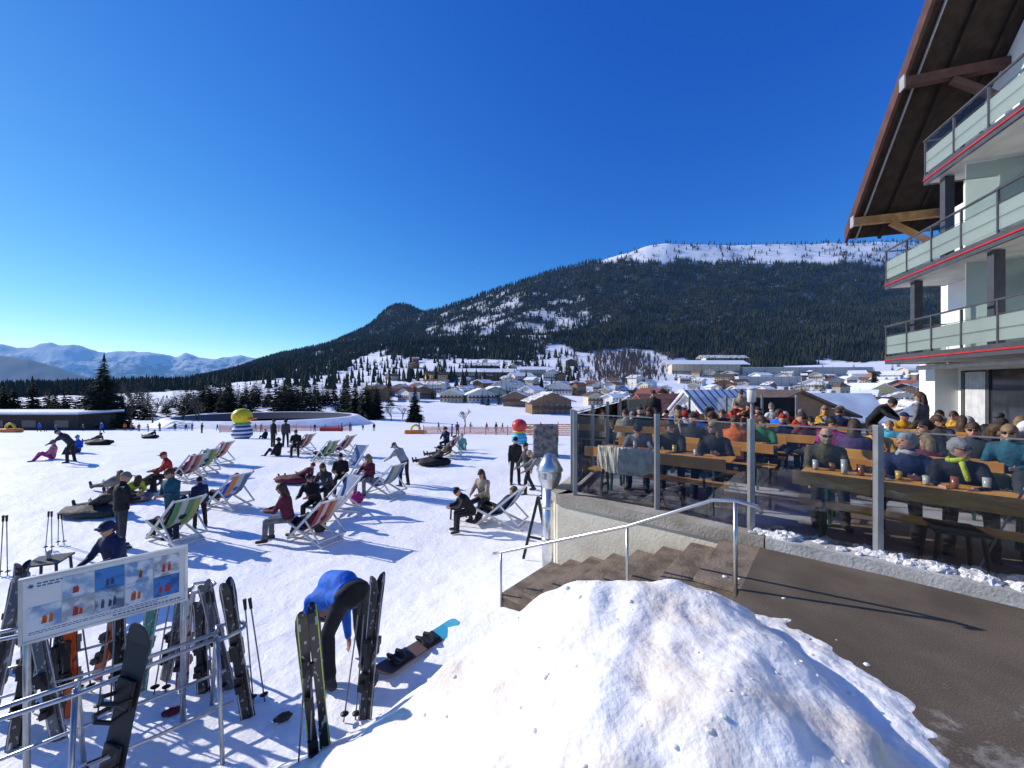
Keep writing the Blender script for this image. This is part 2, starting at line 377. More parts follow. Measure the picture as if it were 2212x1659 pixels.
# ------------------------------------------------------------ trees
mt_needle=mat('spruce_needles',(.034,.046,.027),.9,(.012,.017,.011),1.2,contrast=(.35,.65),spec=.15)
mt_bark=mat('tree_bark',(.10,.075,.06),.9,(.05,.04,.03),8,bump=.5)
def spruce_mesh(h,layers,per,seed,wide=.2):
    R=random.Random(seed);mb=MB()
    for l in range(layers):
        f=l/(layers-1);z=h*(.06+.9*f);rad_=h*wide*(1-f)**.85*R.uniform(.8,1.15)+.15
        for k in range(per):
            if R.random()<.08: continue
            a=2*PI*(k+R.random()*.8)/per;r=rad_*R.uniform(.6,1.15);ln=Vector((math.cos(a),math.sin(a),0));sd=Vector((-ln.y,ln.x,0))
            p0=Vector((0,0,z+R.uniform(-.2,.2)))
            w=r*.34
            m1=p0+ln*r*.5+Vector((0,0,-r*.12));m2=p0+ln*r+Vector((0,0,-r*R.uniform(.2,.42)))
            mb.add([p0,m1+sd*w*.6+Vector((0,0,-w*.4)),m2,m1-sd*w*.6+Vector((0,0,-w*.4)),m1+Vector((0,0,w*.12))],[(0,1,4),(1,2,4),(2,3,4),(3,0,4)])
            for q in range(3):
                g=R.uniform(.35,.95);c=p0+ln*r*g+Vector((0,0,-r*.25*g));e=c+sd*R.choice((-1,1))*w*R.uniform(.6,1.1)+Vector((0,0,-w*R.uniform(.3,.8)))+ln*w*.4
                mb.add([c,c+ln*w*.35,e],[(0,1,2)])
    for q in range(4):
        a=q*1.57;mb.add([(0,0,h*1.03),(math.cos(a)*h*.018,math.sin(a)*h*.018,h*.9),(math.cos(a+1.5)*h*.018,math.sin(a+1.5)*h*.018,h*.9)],[(0,1,2)])
    tr=MB();tr.tube([(0,0,-1),(0,0,h*.3),(0,0,h*.95)],[h*.02,h*.015,h*.003],7)
    return mb.mesh('crown',[mt_needle]),tr.mesh('trunk',[mt_bark])
SPR=[spruce_mesh(17,34,13,1,.25),spruce_mesh(17,32,12,2,.19),spruce_mesh(17,28,12,3,.22)]
SMALL=[]
for s in (5,6,7):
    c,t=spruce_mesh(17,18,9,s,.2);SMALL.append(c)
def spruce(px,y,hpx,label,k=0,sc=1):
    x=(px-CX)/F*y;z=ground(x,y);h=hpx/F*y
    t=thing('conifer_tree',label,'tree',(x,y,z),random.uniform(0,6));s=h/17;t.scale=(s*sc,s*sc,s)
    link('crown',SPR[k][0],t);link('trunk',SPR[k][1],t)
spruce(225,92,164,'tall dark spruce standing alone behind the ski field on the left',0,1.15)
spruce(196,96,112,'shorter spruce touching the tall left spruce on its left side',2,1.2)
spruce(262,100,84,'small spruce crowded on the right of the tall left spruce',1,1.3)
spruce(70,125,105,'dark conifer rising behind the flat roofed shed',1,1.5)
spruce(30,130,90,'conifer behind the shed next to the taller conifer',2,1.5)
spruce(8,128,85,'conifer cut by the left picture edge behind the shed',0,1.5)
spruce(120,150,70,'small conifer behind the right half of the shed roof',1,1.3)
spruce(896,140,80,'dark spruce at the left of the village meadow',0,1.1)
spruce(792,150,82,'broad spruce beside the reservoir right end',2,1.6)
spruce(812,155,70,'spruce just right of the broad spruce near the reservoir',1,1.5)
spruce(768,160,84,'slim spruce left of the broad spruce near the reservoir',1,1.3)
spruce(1888,420,62,'tall conifer among houses at the right of the village',0,1.1)
def smalltree(x,y,sx,sz,label,group):
    o=link('conifer_tree',SMALL[random.randrange(3)],None,(x,y,ground(x,y)-.5),(0,0,random.uniform(0,6)));o.scale=(sx,sx,sz);tag(o,label,'tree',group)
for i in range(120):
    y=random.uniform(165,330);px=random.uniform(425,815);s=random.uniform(.7,1.15)
    smalltree((px-CX)/F*y,y,s*1.4,s,'dark conifer in the tree belt behind the reservoir','conifers of the belt behind the reservoir')
for i in range(85):
    y=random.uniform(135,240);px=random.uniform(-150,440);s=random.uniform(.4,1.0)
    smalltree((px-CX)/F*y,y,s*1.5,s,'low dark conifer at the far left edge of the ski field','low conifers behind the ski field on the left')
for i in range(150):
    px=random.uniform(780,1980);py=random.uniform(785,878)
    p=at(px,py);s=random.uniform(.5,1.05)
    smalltree(p.x,p.y,s*1.2,s,'small dark conifer scattered among the village houses','conifers scattered through the village')
mt_twig=mat('grey_twigs',(.17,.14,.12),.9,(.09,.07,.06),3)
def bare_mesh(h,seed):
    R=random.Random(seed);cr=MB();tr=MB()
    def br(p,d,l,r,n):
        q=p+d*l;mid=p+d*l*.5+Vector((R.uniform(-1,1),R.uniform(-1,1),0))*l*.06
        (tr if n>=4 else cr).tube([p,mid,q],[r,r*.8,r*.6],5 if n>3 else 3,cap=False)
        if n==0:return
        for k in range(3 if n>1 else 4):
            nd=(d+Vector((R.uniform(-1,1),R.uniform(-1,1),R.uniform(-.15,.8)))*.6).normalized()
            br(p+d*l*R.uniform(.5,1),nd,l*R.uniform(.62,.82),r*.6,n-1)
    br(Vector((0,0,-.5)),Vector((0,0,1)),h*.3,h*.02,5)
    return cr.mesh('crown',[mt_twig]),tr.mesh('trunk',[mt_bark])
BARE=[bare_mesh(10,11),bare_mesh(10,12)]
def bare(px,y,hpx,label,k=0):
    x=(px-CX)/F*y;t=thing('bare_tree',label,'tree',(x,y,ground(x,y)),random.uniform(0,6));s=hpx/F*y/10*.95;t.scale=(s*1.1,s*1.1,s)
    link('crown',BARE[k][0],t);link('trunk',BARE[k][1],t)
bare(282,105,150,'large leafless tree right of the tall left spruce',0)
bare(395,110,115,'leafless tree left of the reservoir',1)
bare(330,120,95,'leafless tree between the two larger bare trees on the left',1)
bare(425,115,75,'small leafless tree at the left rim of the reservoir',0)
bare(1005,120,60,'leafless tree in front of the village meadow',0)
bare(845,150,52,'small bare tree right of the reservoir conifers',1)
bare(870,150,48,'smaller bare tree beside the meadow spruce',0)
bare(1820,300,40,'bare tree beside the chapel tower',1)
bare(1260,170,40,'bare tree left of the terrace glass corner',0)
for i,px in enumerate((1290,1395,1480,1580,1700,1860,1930)):
    bare(px,260+20*(i%3),38,'bare brown tree standing between village roofs',i%2)
# ------------------------------------------------------------ houses
WALLC={'white':(.72,.70,.66),'cream':(.64,.56,.42),'brown timber':(.25,.16,.10),'grey':(.38,.37,.35),'yellow':(.68,.55,.26),'dark timber':(.13,.085,.06),'pale stone':(.52,.48,.42)}
def rmat(kind):
    if kind=='snowy': return mat('roof_snow',(.88,.88,.90),.7,(.72,.73,.75),.3,coord='World')
    if kind=='patchy snow': return mat('roof_patchy',(.84,.85,.88),.7,(.20,.13,.10),.45,coord='World',contrast=(.44,.52))
    if kind=='striped snow':
        return stripe_mat('roof_striped',[(.8,.82,.86),(.15,.08,.06),(.8,.82,.86),(.8,.82,.86)],0,9)
    if kind=='red tiled': return mat('roof_red',(.32,.11,.07),.8,(.20,.08,.06),1,coord='World')
    if kind=='brown': return mat('roof_brown',(.13,.09,.07),.8,(.07,.05,.042),1,coord='World')
    if kind=='blue grey': return mat('roof_blue',(.46,.54,.64),.5,(.34,.40,.49),.3,coord='World')
def wm(c): return mat('wall_'+c.replace(' ','_'),WALLC[c],.85,None,.6,coord='World')
mt_win=mat('dark_window',(.03,.035,.045),.15,spec=.6);mt_frame=mat('window_white',(.6,.6,.58),.6);mt_wood=mat('balcony_timber',(.17,.09,.05),.7,None,3)
def house(x,y,w,d,h,rh,rot,wc,rc,ridge='y',label=None,group=None,z=None,balc=True,wins=True,chim=True,flat=False):
    z=ground(x,y) if z is None else z
    label=label or f'{wc} house with {rc} roof in the village'
    t=thing('village_house',label,'house',(x,y,z),rot,group)
    W=w/2;D=d/2;mb=MB()
    if flat:
        mb.box((-W,-D,-4),(W,D,h));mb.build('wall',wm(wc),t)
        MB().box((-W-.5,-D-.5,h+.01),(W+.5,D+.5,h+.5)).build('roof',rmat(rc),t)
    else:
        mb.box((-W,-D,-4),(W,D,h))
        if ridge=='y': mb.add([(-W,-D,h),(W,-D,h),(0,-D,h+rh),(-W,D,h),(W,D,h),(0,D,h+rh)],[(0,1,2),(4,3,5),(0,2,5,3),(1,4,5,2)])
        else: mb.add([(-W,-D,h),(-W,D,h),(-W,0,h+rh),(W,-D,h),(W,D,h),(W,0,h+rh)],[(1,0,2),(3,4,5),(0,3,5,2),(4,1,2,5)])
        mb.build('wall',wm(wc),t)
        r=MB();ov=w*.09+.3
        th=.35
        A,B=(W,D) if ridge=='y' else (D,W)
        sl=rh/A
        for s in (-1,1):
            e=A+ov;pts=[(0,rh+.05),(s*e,rh-e*sl+.05),(s*e,rh-e*sl+.05+th),(0,rh+.05+th)]
            L2=B+ov
            if ridge=='y': vs=[(p,-L2,h+q) for p,q in pts]+[(p,L2,h+q) for p,q in pts]
            else: vs=[(-L2,p,h+q) for p,q in pts]+[(L2,p,h+q) for p,q in pts]
            r.add(vs,[(0,1,2,3),(7,6,5,4),(0,4,5,1),(1,5,6,2),(2,6,7,3),(3,7,4,0)])
        ro=r.build('roof',rmat(rc),t)
        if chim: MB().box((W*.3,D*.2,h+rh*.4),(W*.3+.8,D*.2+.8,h+rh+.9)).build('chimney',mat('chimney_plaster',(.4,.37,.34),.9),ro)
    if wins:
        st=max(1,int(h//2.7));nw=max(2,min(8,int(w//2.6)))
        for s in range(st):
            for k in range(nw):
                cx=-W+w*(k+.5)/nw;cz=1.5+s*2.7
                if cz+.8>h: continue
                f=MB().box((cx-.62,-D-.06,cz-.72),(cx+.62,-D+.1,cz+.72)).build('window',mt_frame,t)
                MB().box((cx-.5,-D-.09,cz-.6),(cx+.5,-D-.02,cz+.6)).build('pane',mt_win,f)
        if y<200:
            for s in range(st):
                for sx in (-1,1):
                    cz=1.5+s*2.7
                    if cz+.8>h or d<6: continue
                    for cy in (-D*.5,D*.4):
                        MB().box((sx*W-.07,cy-.55,cz-.65),(sx*W+.07,cy+.55,cz+.65)).build('window',mt_win,t)
    if balc and h>4.5 and not flat:
        MB().box((-W-.2,-D-1.1,2.75),(W+.2,-D-.1,2.95)).box((-W-.2,-D-1.15,2.95),(W+.2,-D-1.08,3.8)).build('balcony',mt_wood,t)
    return t
def hp(px,py,wpx,hm,wc,rc,rot=0,label=None,ridge='y',y=None,dk=.8,**k):
    if y is None: p=at(px,py);x,yy,z=p
    else: yy=y;x=(px-CX)/F*y;z=CZ-(py-HY)/F*y
    w=wpx/F*yy
    return house(x,yy,w,w*dk,hm,w*.2 if ridge=='y' else w*dk*.2,rad(rot),wc,rc,ridge,label,z=z,**k)
hp(1183,893,84,7.0,'brown timber','patchy snow',10,'big brown chalet with snow patched roof at the meadow edge')
hp(1118,876,54,6.5,'brown timber','patchy snow',-12,'brown chalet just left of the big meadow chalet')
hp(1036,868,56,6,'white','snowy',15,'white house with snowy roof above the bare meadow tree')
hp(980,868,48,6,'cream','snowy',-10,'cream chalet left of the white meadow house')
hp(912,860,54,6,'brown timber','blue grey',20,'brown chalet behind the meadow spruce')
hp(825,856,46,5.5,'brown timber','red tiled',0,'small red roofed chalet at the village left end')
hp(868,850,40,5.5,'cream','patchy snow',0,'cream chalet behind the left village chalets')
hp(955,846,36,5.5,'white','snowy',10,'small white house behind the brown meadow chalets')
hp(1075,822,66,12,'dark timber','snowy',5,'long dark hotel block upper left of the village',ridge='x',dk=.4)
hp(1006,820,66,11,'pale stone','snowy',-5,'pale hotel block left of the long dark hotel block',ridge='x',dk=.4)
hp(1150,814,56,11,'grey','snowy',0,'grey block at the right end of the upper hotels',ridge='x',dk=.4)
hp(1045,802,58,10,'dark timber','patchy snow',0,'dark chalet topmost in the upper hotel cluster',ridge='x',dk=.4)
hp(1192,822,40,9,'white','brown',0,'white house right of the upper hotel blocks')
hp(1520,808,150,20,'cream','snowy',3,'long cream hotel below the dark forest',ridge='x',dk=.14)
hp(1560,788,84,16,'cream','patchy snow',3,'cream block behind the long cream hotel',ridge='x',dk=.25)
hp(1735,812,270,14,'pale stone','snowy',-2,'very long low building with flat snowy roof below the forest',flat=True,dk=.1,balc=False)
hp(1655,832,130,11,'pale stone','snowy',-2,'pale flat building in front of the very long low one',flat=True,dk=.2,balc=False)
hp(1872,866,74,10,'yellow','snowy',8,'yellow hotel with snowy roof right of the chapel tower')
hp(1962,852,64,9,'white','red tiled',-8,'white house with red roof near the hotel balconies')
hp(1918,848,48,9,'white','snowy',-8,'white house between the yellow hotel and the red roofed one')
def nh(px,y,w,zr,rh,wc,rc,rot,label,ridge='y',d=None,**k):
    x=(px-CX)/F*y;z=ground(x,y);d=d or w*.9
    h=zr-rh-z
    return house(x,y,w,d,h,rh,rad(rot),wc,rc,ridge,label,**k)
nh(1675,72,14.5,2.3,3.4,'brown timber','brown',-6,'big brown chalet with wide dark gable behind the terrace')
nh(1775,84,14,1.4,4.2,'dark timber','blue grey',-20,'chalet with pale blue roof right of the brown gable',ridge='x')
nh(1545,78,12,2.2,4.4,'white','striped snow',14,'white house with striped snow melting off its tiled roof',ridge='x')
nh(1440,95,13,1.0,3.4,'white','red tiled',10,'white house with red tiled roof behind the terrace posts',ridge='x')
nh(1360,110,12,0.0,3.2,'cream','patchy snow',-15,'cream house left of the red tiled one behind the terrace posts')
nh(1300,80,9,-1.4,2.4,'brown timber','patchy snow',-10,'low timber house at the terrace left corner')
nh(1885,120,13,-.6,3.2,'brown timber','red tiled',12,'red roofed timber house behind the right of the terrace',ridge='x')
nh(1945,100,12,-.6,3.2,'white','patchy snow',-12,'white house with patchy roof in front of the yellow hotel')
nh(1620,115,13,1.0,3.4,'cream','snowy',20,'cream house peeping out behind the brown gable',ridge='x')
tx=(1817-CX)/F*240;tw=thing('chapel_tower','grey stone chapel tower with pyramid cap amid village roofs','tower',(tx,240,ground(tx,240)))
MB().box((-3,-3,-4),(3,3,17)).build('wall',mat('tower_stone',(.3,.27,.23),.9,None,.8,bump=.5),tw)
MB().add([(-3.6,-3.6,17.05),(3.6,-3.6,17.05),(3.6,3.6,17.05),(-3.6,3.6,17.05),(0,0,20)],[(0,1,4),(1,2,4),(2,3,4),(3,0,4),(3,2,1,0)]).build('roof',rmat('brown'),tw)
for sx in (-1.2,1.2): MB().box((sx-.5,-3.06,12),(sx+.5,-2.9,14.5)).build('window',mt_win,tw)
placed=[(a,b) for a,b in [(1183,893),(1118,876),(1036,868),(980,868),(912,860),(825,856),(868,850),(1872,866),(1962,852),(1918,848)]]
def scatter(n,x0,x1,y0,y1,seed,gx=22,gy=7):
    R=random.Random(seed);c=0;tr=0
    while c<n and tr<4000:
        tr+=1;px=R.uniform(x0,x1);py=R.uniform(y0,y1)
        if any(abs(px-a)<gx and abs(py-b)<gy for a,b in placed): continue
        if 1250<px<1460 and py<834: continue
        placed.append((px,py));c+=1
        wc=R.choice(['white','white','white','cream','cream','brown timber','pale stone','dark timber','yellow' if R.random()<.3 else 'white']);rc=R.choice(['snowy','snowy','snowy','patchy snow','patchy snow','red tiled','brown'])
        hp(px,py,R.choice([11,13,15,17,24])*R.uniform(.9,1.1)*F/at(px,py).y,R.uniform(5.5,11),wc,rc,R.uniform(-60,60),ridge=R.choice('xy'),dk=R.uniform(.5,.95),chim=R.random()<.5)
scatter(42,1235,1960,838,886,3,27,9)
scatter(26,1240,1980,812,838,4,20,5)
scatter(22,790,1240,822,868,5,24,8)
scatter(10,860,1240,782,815,6,30,8)
# shed on the left
xs=(60-CX)/F*85;sh=thing('ski_shed','long low dark shed with flat snow covered roof at left edge','shed',(xs-8,88,ground(xs,88)))
MB().box((-26,-4,-3),(20,4,3.6)).build('wall',mat('shed_timber',(.07,.05,.04),.8,None,1),sh)
MB().box((-27,-5,3.62),(21,5,3.85)).build('roof',mat('shed_eave',(.1,.08,.07),.8),sh)
MB().box((-27,-5,3.86),(21,5,4.3)).build('snow_cover',rmat('snowy'),sh)
for k in range(6): MB().box((-20+k*7,-4.06,.6),(-17+k*7,-3.95,2.5)).build('window',mt_win,sh)
# reservoir
rc_=Vector(((575-CX)/F*121,121,-6.2))
def ringm(prof):
    rings=[];seg=64
    for r,z in prof: rings.append([(rc_.x+math.cos(2*PI*k/seg)*(26+r),rc_.y+math.sin(2*PI*k/seg)*(18+r*.8),rc_.z+z) for k in range(seg)])
    return MB().loft(rings,cap=False)
tshow=thing('reservoir','snow rimmed oval reservoir with dark liner in the ski field','reservoir')
ringm([(9,-4.5),(1.6,0),(0,.15),(-.6,.05)]).build('embankment',rmat('snowy'),tshow,smooth=True)
ringm([(-.6,.05),(-6,-2.2)]).build('liner',mat('pond_liner',(.012,.022,.05),.5),tshow,smooth=True)
MB().loft([[(rc_.x+math.cos(2*PI*k/48)*21,rc_.y+math.sin(2*PI*k/48)*14,rc_.z-1.9) for k in range(48)]]*2).build('water',mat('pond_ice',(.03,.06,.12),.2,(.10,.15,.22),.2,coord='World'),tshow)
# orange nets
mt_net=mat('orange_net',(.75,.22,.08),.8,(.6,.5,.45),6,contrast=(.45,.5));mt_pole=mat('net_pole',(.5,.12,.06),.6)
def net(px0,y0,px1,y1,h,label):
    a=Vector(((px0-CX)/F*y0,y0,0));b=Vector(((px1-CX)/F*y1,y1,0));n=int((b-a).length/3)+1
    t=thing('net_fence',label,'fence');P=[]
    for i in range(n+1):
        p=a.lerp(b,i/n);p.z=ground(p.x,p.y);P.append(p)
        MB().tube([p,p+Vector((0,0,h+.25))],.05,6).build('post',mt_pole,t)
    mb=MB()
    for i in range(n):
        for s in range(6):
            z0=.1+h*s/6
            p,q=P[i],P[i+1];mb.add([p+Vector((0,0,z0)),q+Vector((0,0,z0)),q+Vector((0,0,z0+h*.11)),p+Vector((0,0,z0+h*.11))],[(0,1,2,3)])
    mb.build('net',mt_net,t)
net(475,62,640,70,1.1,'orange safety net behind the yellow topped figure')
net(915,52,1195,48,1.0,'orange safety net along the meadow right of centre')
net(640,75,760,80,1.0,'orange safety net below the reservoir')
net(1130,46,1245,44,1.4,'orange net behind the grey stone block')
# ------------------------------------------------------------ hotel
d_=Vector((.327,.945,0)).normalized();r_=Vector((d_.y,-d_.x,0))
O=Vector((12.4,13.0,0))
Mh=Matrix(((-d_.x,r_.x,0,O.x),(-d_.y,r_.y,0,O.y),(0,0,1,0),(0,0,0,1)))
hotel=thing('alpine_hotel','alpine hotel with glass balconies and broad timber roof at right','hotel');hotel.matrix_world=Mh
mt_white=mat('hotel_plaster',(.84,.83,.80),.85,(.76,.75,.72),1.5,bump=.2);mt_dgrey=mat('dark_grey_metal',(.10,.10,.11),.45,metal=.3)
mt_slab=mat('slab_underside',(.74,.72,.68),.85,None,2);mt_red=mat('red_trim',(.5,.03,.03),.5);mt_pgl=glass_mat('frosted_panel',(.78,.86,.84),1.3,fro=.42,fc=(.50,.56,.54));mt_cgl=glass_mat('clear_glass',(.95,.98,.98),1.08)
mt_dwood=mat('dark_roof_timber',(.042,.026,.020),.8,(.022,.014,.011),4,bump=.3);mt_lwood=mat('light_timber_beam',(.42,.23,.09),.7,(.28,.14,.05),5)
MB().box((-.35,1.55,2.0),(14,9,9.2)).build('upper_wall',mt_white,hotel)
MB().box((-.2,1.95,-1),(-.05,9,1.99)).build('lower_wall',mt_white,hotel)
MB().box((-.35,1.0,1.7),(.4,1.545,4.34)).build('pier',mt_white,hotel)
for xx in (.7,1.6,4.2,6.8): MB().box((xx,1.46,1.78),(xx+.1,1.54,4.1)).build('window_frame',mt_dgrey,hotel)
MB().box((.6,1.50,1.8),(9,1.53,4.1)).build('window',mat('dark_shop_glass',(.03,.035,.04),.05,spec=.8),hotel)
cur=MB();cur.loft([[(.82+k*.04,1.47+.012*math.sin(k*1.9),z) for k in range(20)]+[(.82+k*.04,1.485+.012*math.sin(k*1.9),z) for k in range(19,-1,-1)] for z in (1.9,4.05)]);cur.build('curtain',mat('net_curtain',(.6,.6,.6),.9),hotel)
levels=[(4.35,0.),(6.83,.0),(9.35,1.95)]
for zb,x0 in levels:
    x1=13.
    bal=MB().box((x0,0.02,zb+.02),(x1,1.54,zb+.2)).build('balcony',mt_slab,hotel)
    MB().box((x0-.04,-.05,zb),(x1,.015,zb+.26)).box((x0-.04,.02,zb+.0),(x0-.005,1.5,zb+.26)).build('slab_edge',mt_dgrey,bal)
    MB().box((x0-.03,-.075,zb+.11),(x1,-.053,zb+.15)).build('red_stripe',mt_red,bal)
    MB().box((x0-.05,-.06,zb+1.23),(x1,.0,zb+1.27)).box((x0-.05,.0,zb+1.23),(x0+.0,1.5,zb+1.27)).build('handrail',mt_dgrey,bal)
    n=int((x1-x0)/1.1)
    for i in range(n+1):
        xx=x0+i*1.1
        MB().box((xx-.02,-.05,zb+.26),(xx+.02,-.005,zb+1.22)).build('baluster',mt_dgrey,bal)
        if i<n:
            MB().box((xx+.03,-.035,zb+.33),(xx+1.07,-.02,zb+.90)).build('frosted_panel',mt_pgl,bal)
            MB().box((xx+.03,-.034,zb+.94),(xx+1.07,-.024,zb+1.2)).build('clear_panel',mt_cgl,bal)
            MB().tube([(xx+.025,-.06,zb+.92),(xx+1.075,-.06,zb+.92)],.009,6).build('rail_bar',mt_dgrey,bal)
            MB().tube([(xx+.025,-.06,zb+.6),(xx+1.075,-.06,zb+.6)],.006,6).build('rail_bar',mt_dgrey,bal)
    MB().box((x0-.035,.05,zb+.33),(x0-.02,1.5,zb+.92)).build('frosted_side_panel',mt_pgl,bal)
for zc,zt,xx in ((4.6,6.82,.9),(7.1,9.34,2.2),(4.6,6.82,3.8),(7.1,9.34,5.5)):
    MB().box((xx,.15,zc),(xx+.2,.35,zt)).build('column',mt_dgrey,hotel)
mt_room=mat('room_glass',(.12,.15,.17),.08,spec=.6)
for zc in (4.56,7.05):
    for xx in (1.9,5.4):
        MB().box((xx,1.49,zc),(xx+1.3,1.53,zc+2.0)).build('balcony_door',mt_room,hotel)
    MB().box((3.2,.1,zc),(3.24,1.5,zc+2.2)).build('divider_screen',mt_pgl,hotel)
c1=Vector((12.3,14.4,9.0));c2=Vector((10.93,10.17,13.6))
Mi=Mh.inverted();e1=Mi@c1;e2=Mi@c2;dv_=(e2-e1)
def roofpt(t,yy,dz=0): p=e1+dv_*t;return (p.x,p.y+yy,p.z+dz)
rf=MB()
rf.add([roofpt(0,0),roofpt(2.1,0),roofpt(2.1,9),roofpt(0,9),roofpt(0,0,.35),roofpt(2.1,0,.35),roofpt(2.1,9,.35),roofpt(0,9,.35)],[(0,1,2,3),(7,6,5,4),(0,4,5,1),(1,5,6,2),(2,6,7,3),(3,7,4,0)])
roof=rf.build('roof',mt_dwood,hotel)
mt_verge=mat('verge_board',(.115,.05,.038),.6,(.07,.032,.025),3)
MB().add([roofpt(-.01,-.09,-.08),roofpt(2.1,-.09,-.08),roofpt(2.1,-.09,.42),roofpt(-.01,-.09,.42),roofpt(-.01,-.005,-.08),roofpt(2.1,-.005,-.08),roofpt(2.1,-.005,.42),roofpt(-.01,-.005,.42)],[(0,1,2,3),(7,6,5,4),(0,4,5,1),(1,5,6,2),(2,6,7,3),(3,7,4,0)]).build('verge_board',mt_verge,roof)
MB().beam(roofpt(0,.22,-.05),roofpt(2.1,.22,-.05),.04,.06).build('lead_strip',mat('grey_strip',(.35,.35,.36),.5),roof)
for k in range(9):
    yy=.9+k*.85
    MB().beam(roofpt(.0,yy,-.07),roofpt(2.1,yy,-.07),.08,.10).build('rafter',mt_dwood,roof)
for t_ in (.16,.78):
    p=e1+dv_*t_
    m=mt_lwood if t_<.5 else mt_verge
    b=MB().box((p.x-.10,p.y-.15,p.z-.50),(p.x+.10,p.y+2.3,p.z-.25)).build('purlin',m,roof)
    MB().box((p.x-.12,p.y-.19,p.z-.55),(p.x+.12,p.y-.155,p.z-.18)).build('purlin_cap',mat('grey_strip',(.35,.35,.36)),b)
    MB().beam((p.x,p.y+.9,p.z-.53),(p.x,p.y+2.2,p.z-1.5),.14,.17).build('brace',m,b)
MB().tube([(.6,.5,4.2),(8,.5,4.2)],.07,10).build('awning_roll',mat('awning_cloth',(.65,.64,.6),.8),hotel)
g=MB()
def zroof(x): return e1.z+(x-e1.x)/dv_.x*dv_.z
g.add([(.6,1.56,9.21),(13,1.56,9.21),(13,1.56,zroof(13)-.1),(.6,1.56,zroof(.6)-.1)],[(0,1,2,3)]).build('gable_wall',mt_white,hotel)
MB().box((2.6,1.50,9.6),(4.4,1.545,11.7)).build('balcony_door',mt_room,hotel)
# ------------------------------------------------------------ terrace
DZ=1.75
mt_pave=mat('wet_paving',(.16,.12,.10),.55,(.45,.43,.42),.9,coord='World',contrast=(.38,.5),bump=.3,bscale=20)
mt_beige=mat('cream_plaster',(.68,.63,.50),.85,(.50,.45,.35),1.6,coord='World',bump=.35,bscale=25,contrast=(.3,.55))
EDGE=[(.75,6.8),(1.95,5.85),(2.98,4.98),(3.95,4.2),(4.8,3.4),(7.4,.7)]
struct(MB().prism(EDGE+[(17,-1),(24,14),(17,17.5),(4.4,15.0)],-7,DZ).build('terrace_floor',[mt_pave]))
def offs(pl,o):
    out=[]
    for i,p in enumerate(pl):
        a=Vector(pl[max(0,i-1)]);b=Vector(pl[min(len(pl)-1,i+1)]);t=(b-a).normalized();n=Vector((t.y,-t.x));out.append((p[0]+n.x*o,p[1]+n.y*o))
    return out
def strip(mb,pl,w0,w1,z0,z1):
    a=offs(pl,w0);b=offs(pl,w1)
    rings=[]
    for p,q in zip(a,b): rings.append([(p[0],p[1],z0),(q[0],q[1],z0),(q[0],q[1],z1),(p[0],p[1],z1)])
    mb.loft(rings)
tw=thing('retaining_wall','cream plastered wall under the terrace corner beside the steps','wall')
full=[(4.4,15.0),(.76,6.9),(.80,6.76),(1.95,5.85),(2.98,4.98),(3.12,4.86)]
wl=MB();strip(wl,full,-.25,.035,-7,1.66);wl.build('wall_face',mt_beige,tw)
cp=MB();strip(cp,full,-.3,.075,1.662,1.82);cp.build('coping',mat('coping_concrete',(.42,.38,.32),.9,(.25,.22,.17),2,coord='World',bump=.6),tw)
cb=MB();strip(cb,[(3.14,4.86),(3.95,4.2),(4.8,3.4),(7.4,.7)],-.22,.10,1.5,1.83)
tag(cb.build('kerb_wall',mat('kerb_concrete',(.33,.32,.29),.9,(.55,.53,.5),2.5,coord='World',bump=.5)),'low concrete kerb under the glass screen along the asphalt','kerb')
sc=MB();R=random.Random(3)
for k in range(330):
    i=R.choice([2,3,3,4,4]);a=Vector(EDGE[i]);b=Vector(EDGE[min(i+1,5)]);f=R.random()*(1 if i<4 else .4)
    p=a.lerp(b,f);t=(b-a).normalized();n=Vector((-t.y,t.x));q=p+n*abs(R.gauss(.12,.17));r=R.choice([.012,.02,.03,.045,.07])*R.uniform(.7,1.2)
    sc.ell((q.x,q.y,1.755 if (q-p).length>.2 else 1.83),(r*1.5,r*1.2,r*.8),9,7,fn=lambda u:1+.3*R.uniform(-1,1))
tag(sc.build('snow_clumps',mat('clump_snow',(.78,.77,.76),.7,(.55,.52,.48),9,bump=.8,bscale=40)),'lumps of old snow lying along the glass screen','snow',kind='stuff')
mt_steel=mat('brushed_steel',(.55,.55,.55),.3,metal=.9,spec=.5);mt_post=mat('grey_post',(.32,.33,.34),.4,metal=.5)
mt_gl=glass_mat('screen_glass',(.87,.90,.92),1.55)
def screen(pts,label,h=1.5):
    t=thing('glass_screen',label,'glass screen')
    for i,(x,y) in enumerate(pts):
        MB().box((x-.035,y-.035,1.70),(x+.035,y+.035,DZ+h)).build('post',mt_post,t,bevel=.006)
        if i+1<len(pts):
            a=Vector((x,y,0));b=Vector((*pts[i+1],0));d=(b-a).normalized();a2=a+d*.06;b2=b-d*.06
            MB().beam(a2+Vector((0,0,DZ+.1+h*.44)),b2+Vector((0,0,DZ+.1+h*.44)),.012,h*.86).build('glass_panel',mt_gl,t)
            MB().beam(a2+Vector((0,0,DZ+.12+h*.87+.015)),b2+Vector((0,0,DZ+.12+h*.87+.015)),.016,.014).build('top_clip',mt_post,t)
    return t
screen([(1.07,6.68),(2.18,5.92),(3.08,5.07),(4.02,4.32),(4.95,3.42),(6,2.35)],'frameless glass wind screen on grey posts along the terrace front',1.5)
screen([(1.07,6.95),(1.72,8.4),(2.45,10.1),(3.3,12.),(4.1,13.9),(5.3,14.95),(6.9,15.3),(8.5,15.6),(10.1,15.9),(11.7,16.2)],'glass wind screen on posts along the terrace left and far side',1.5)
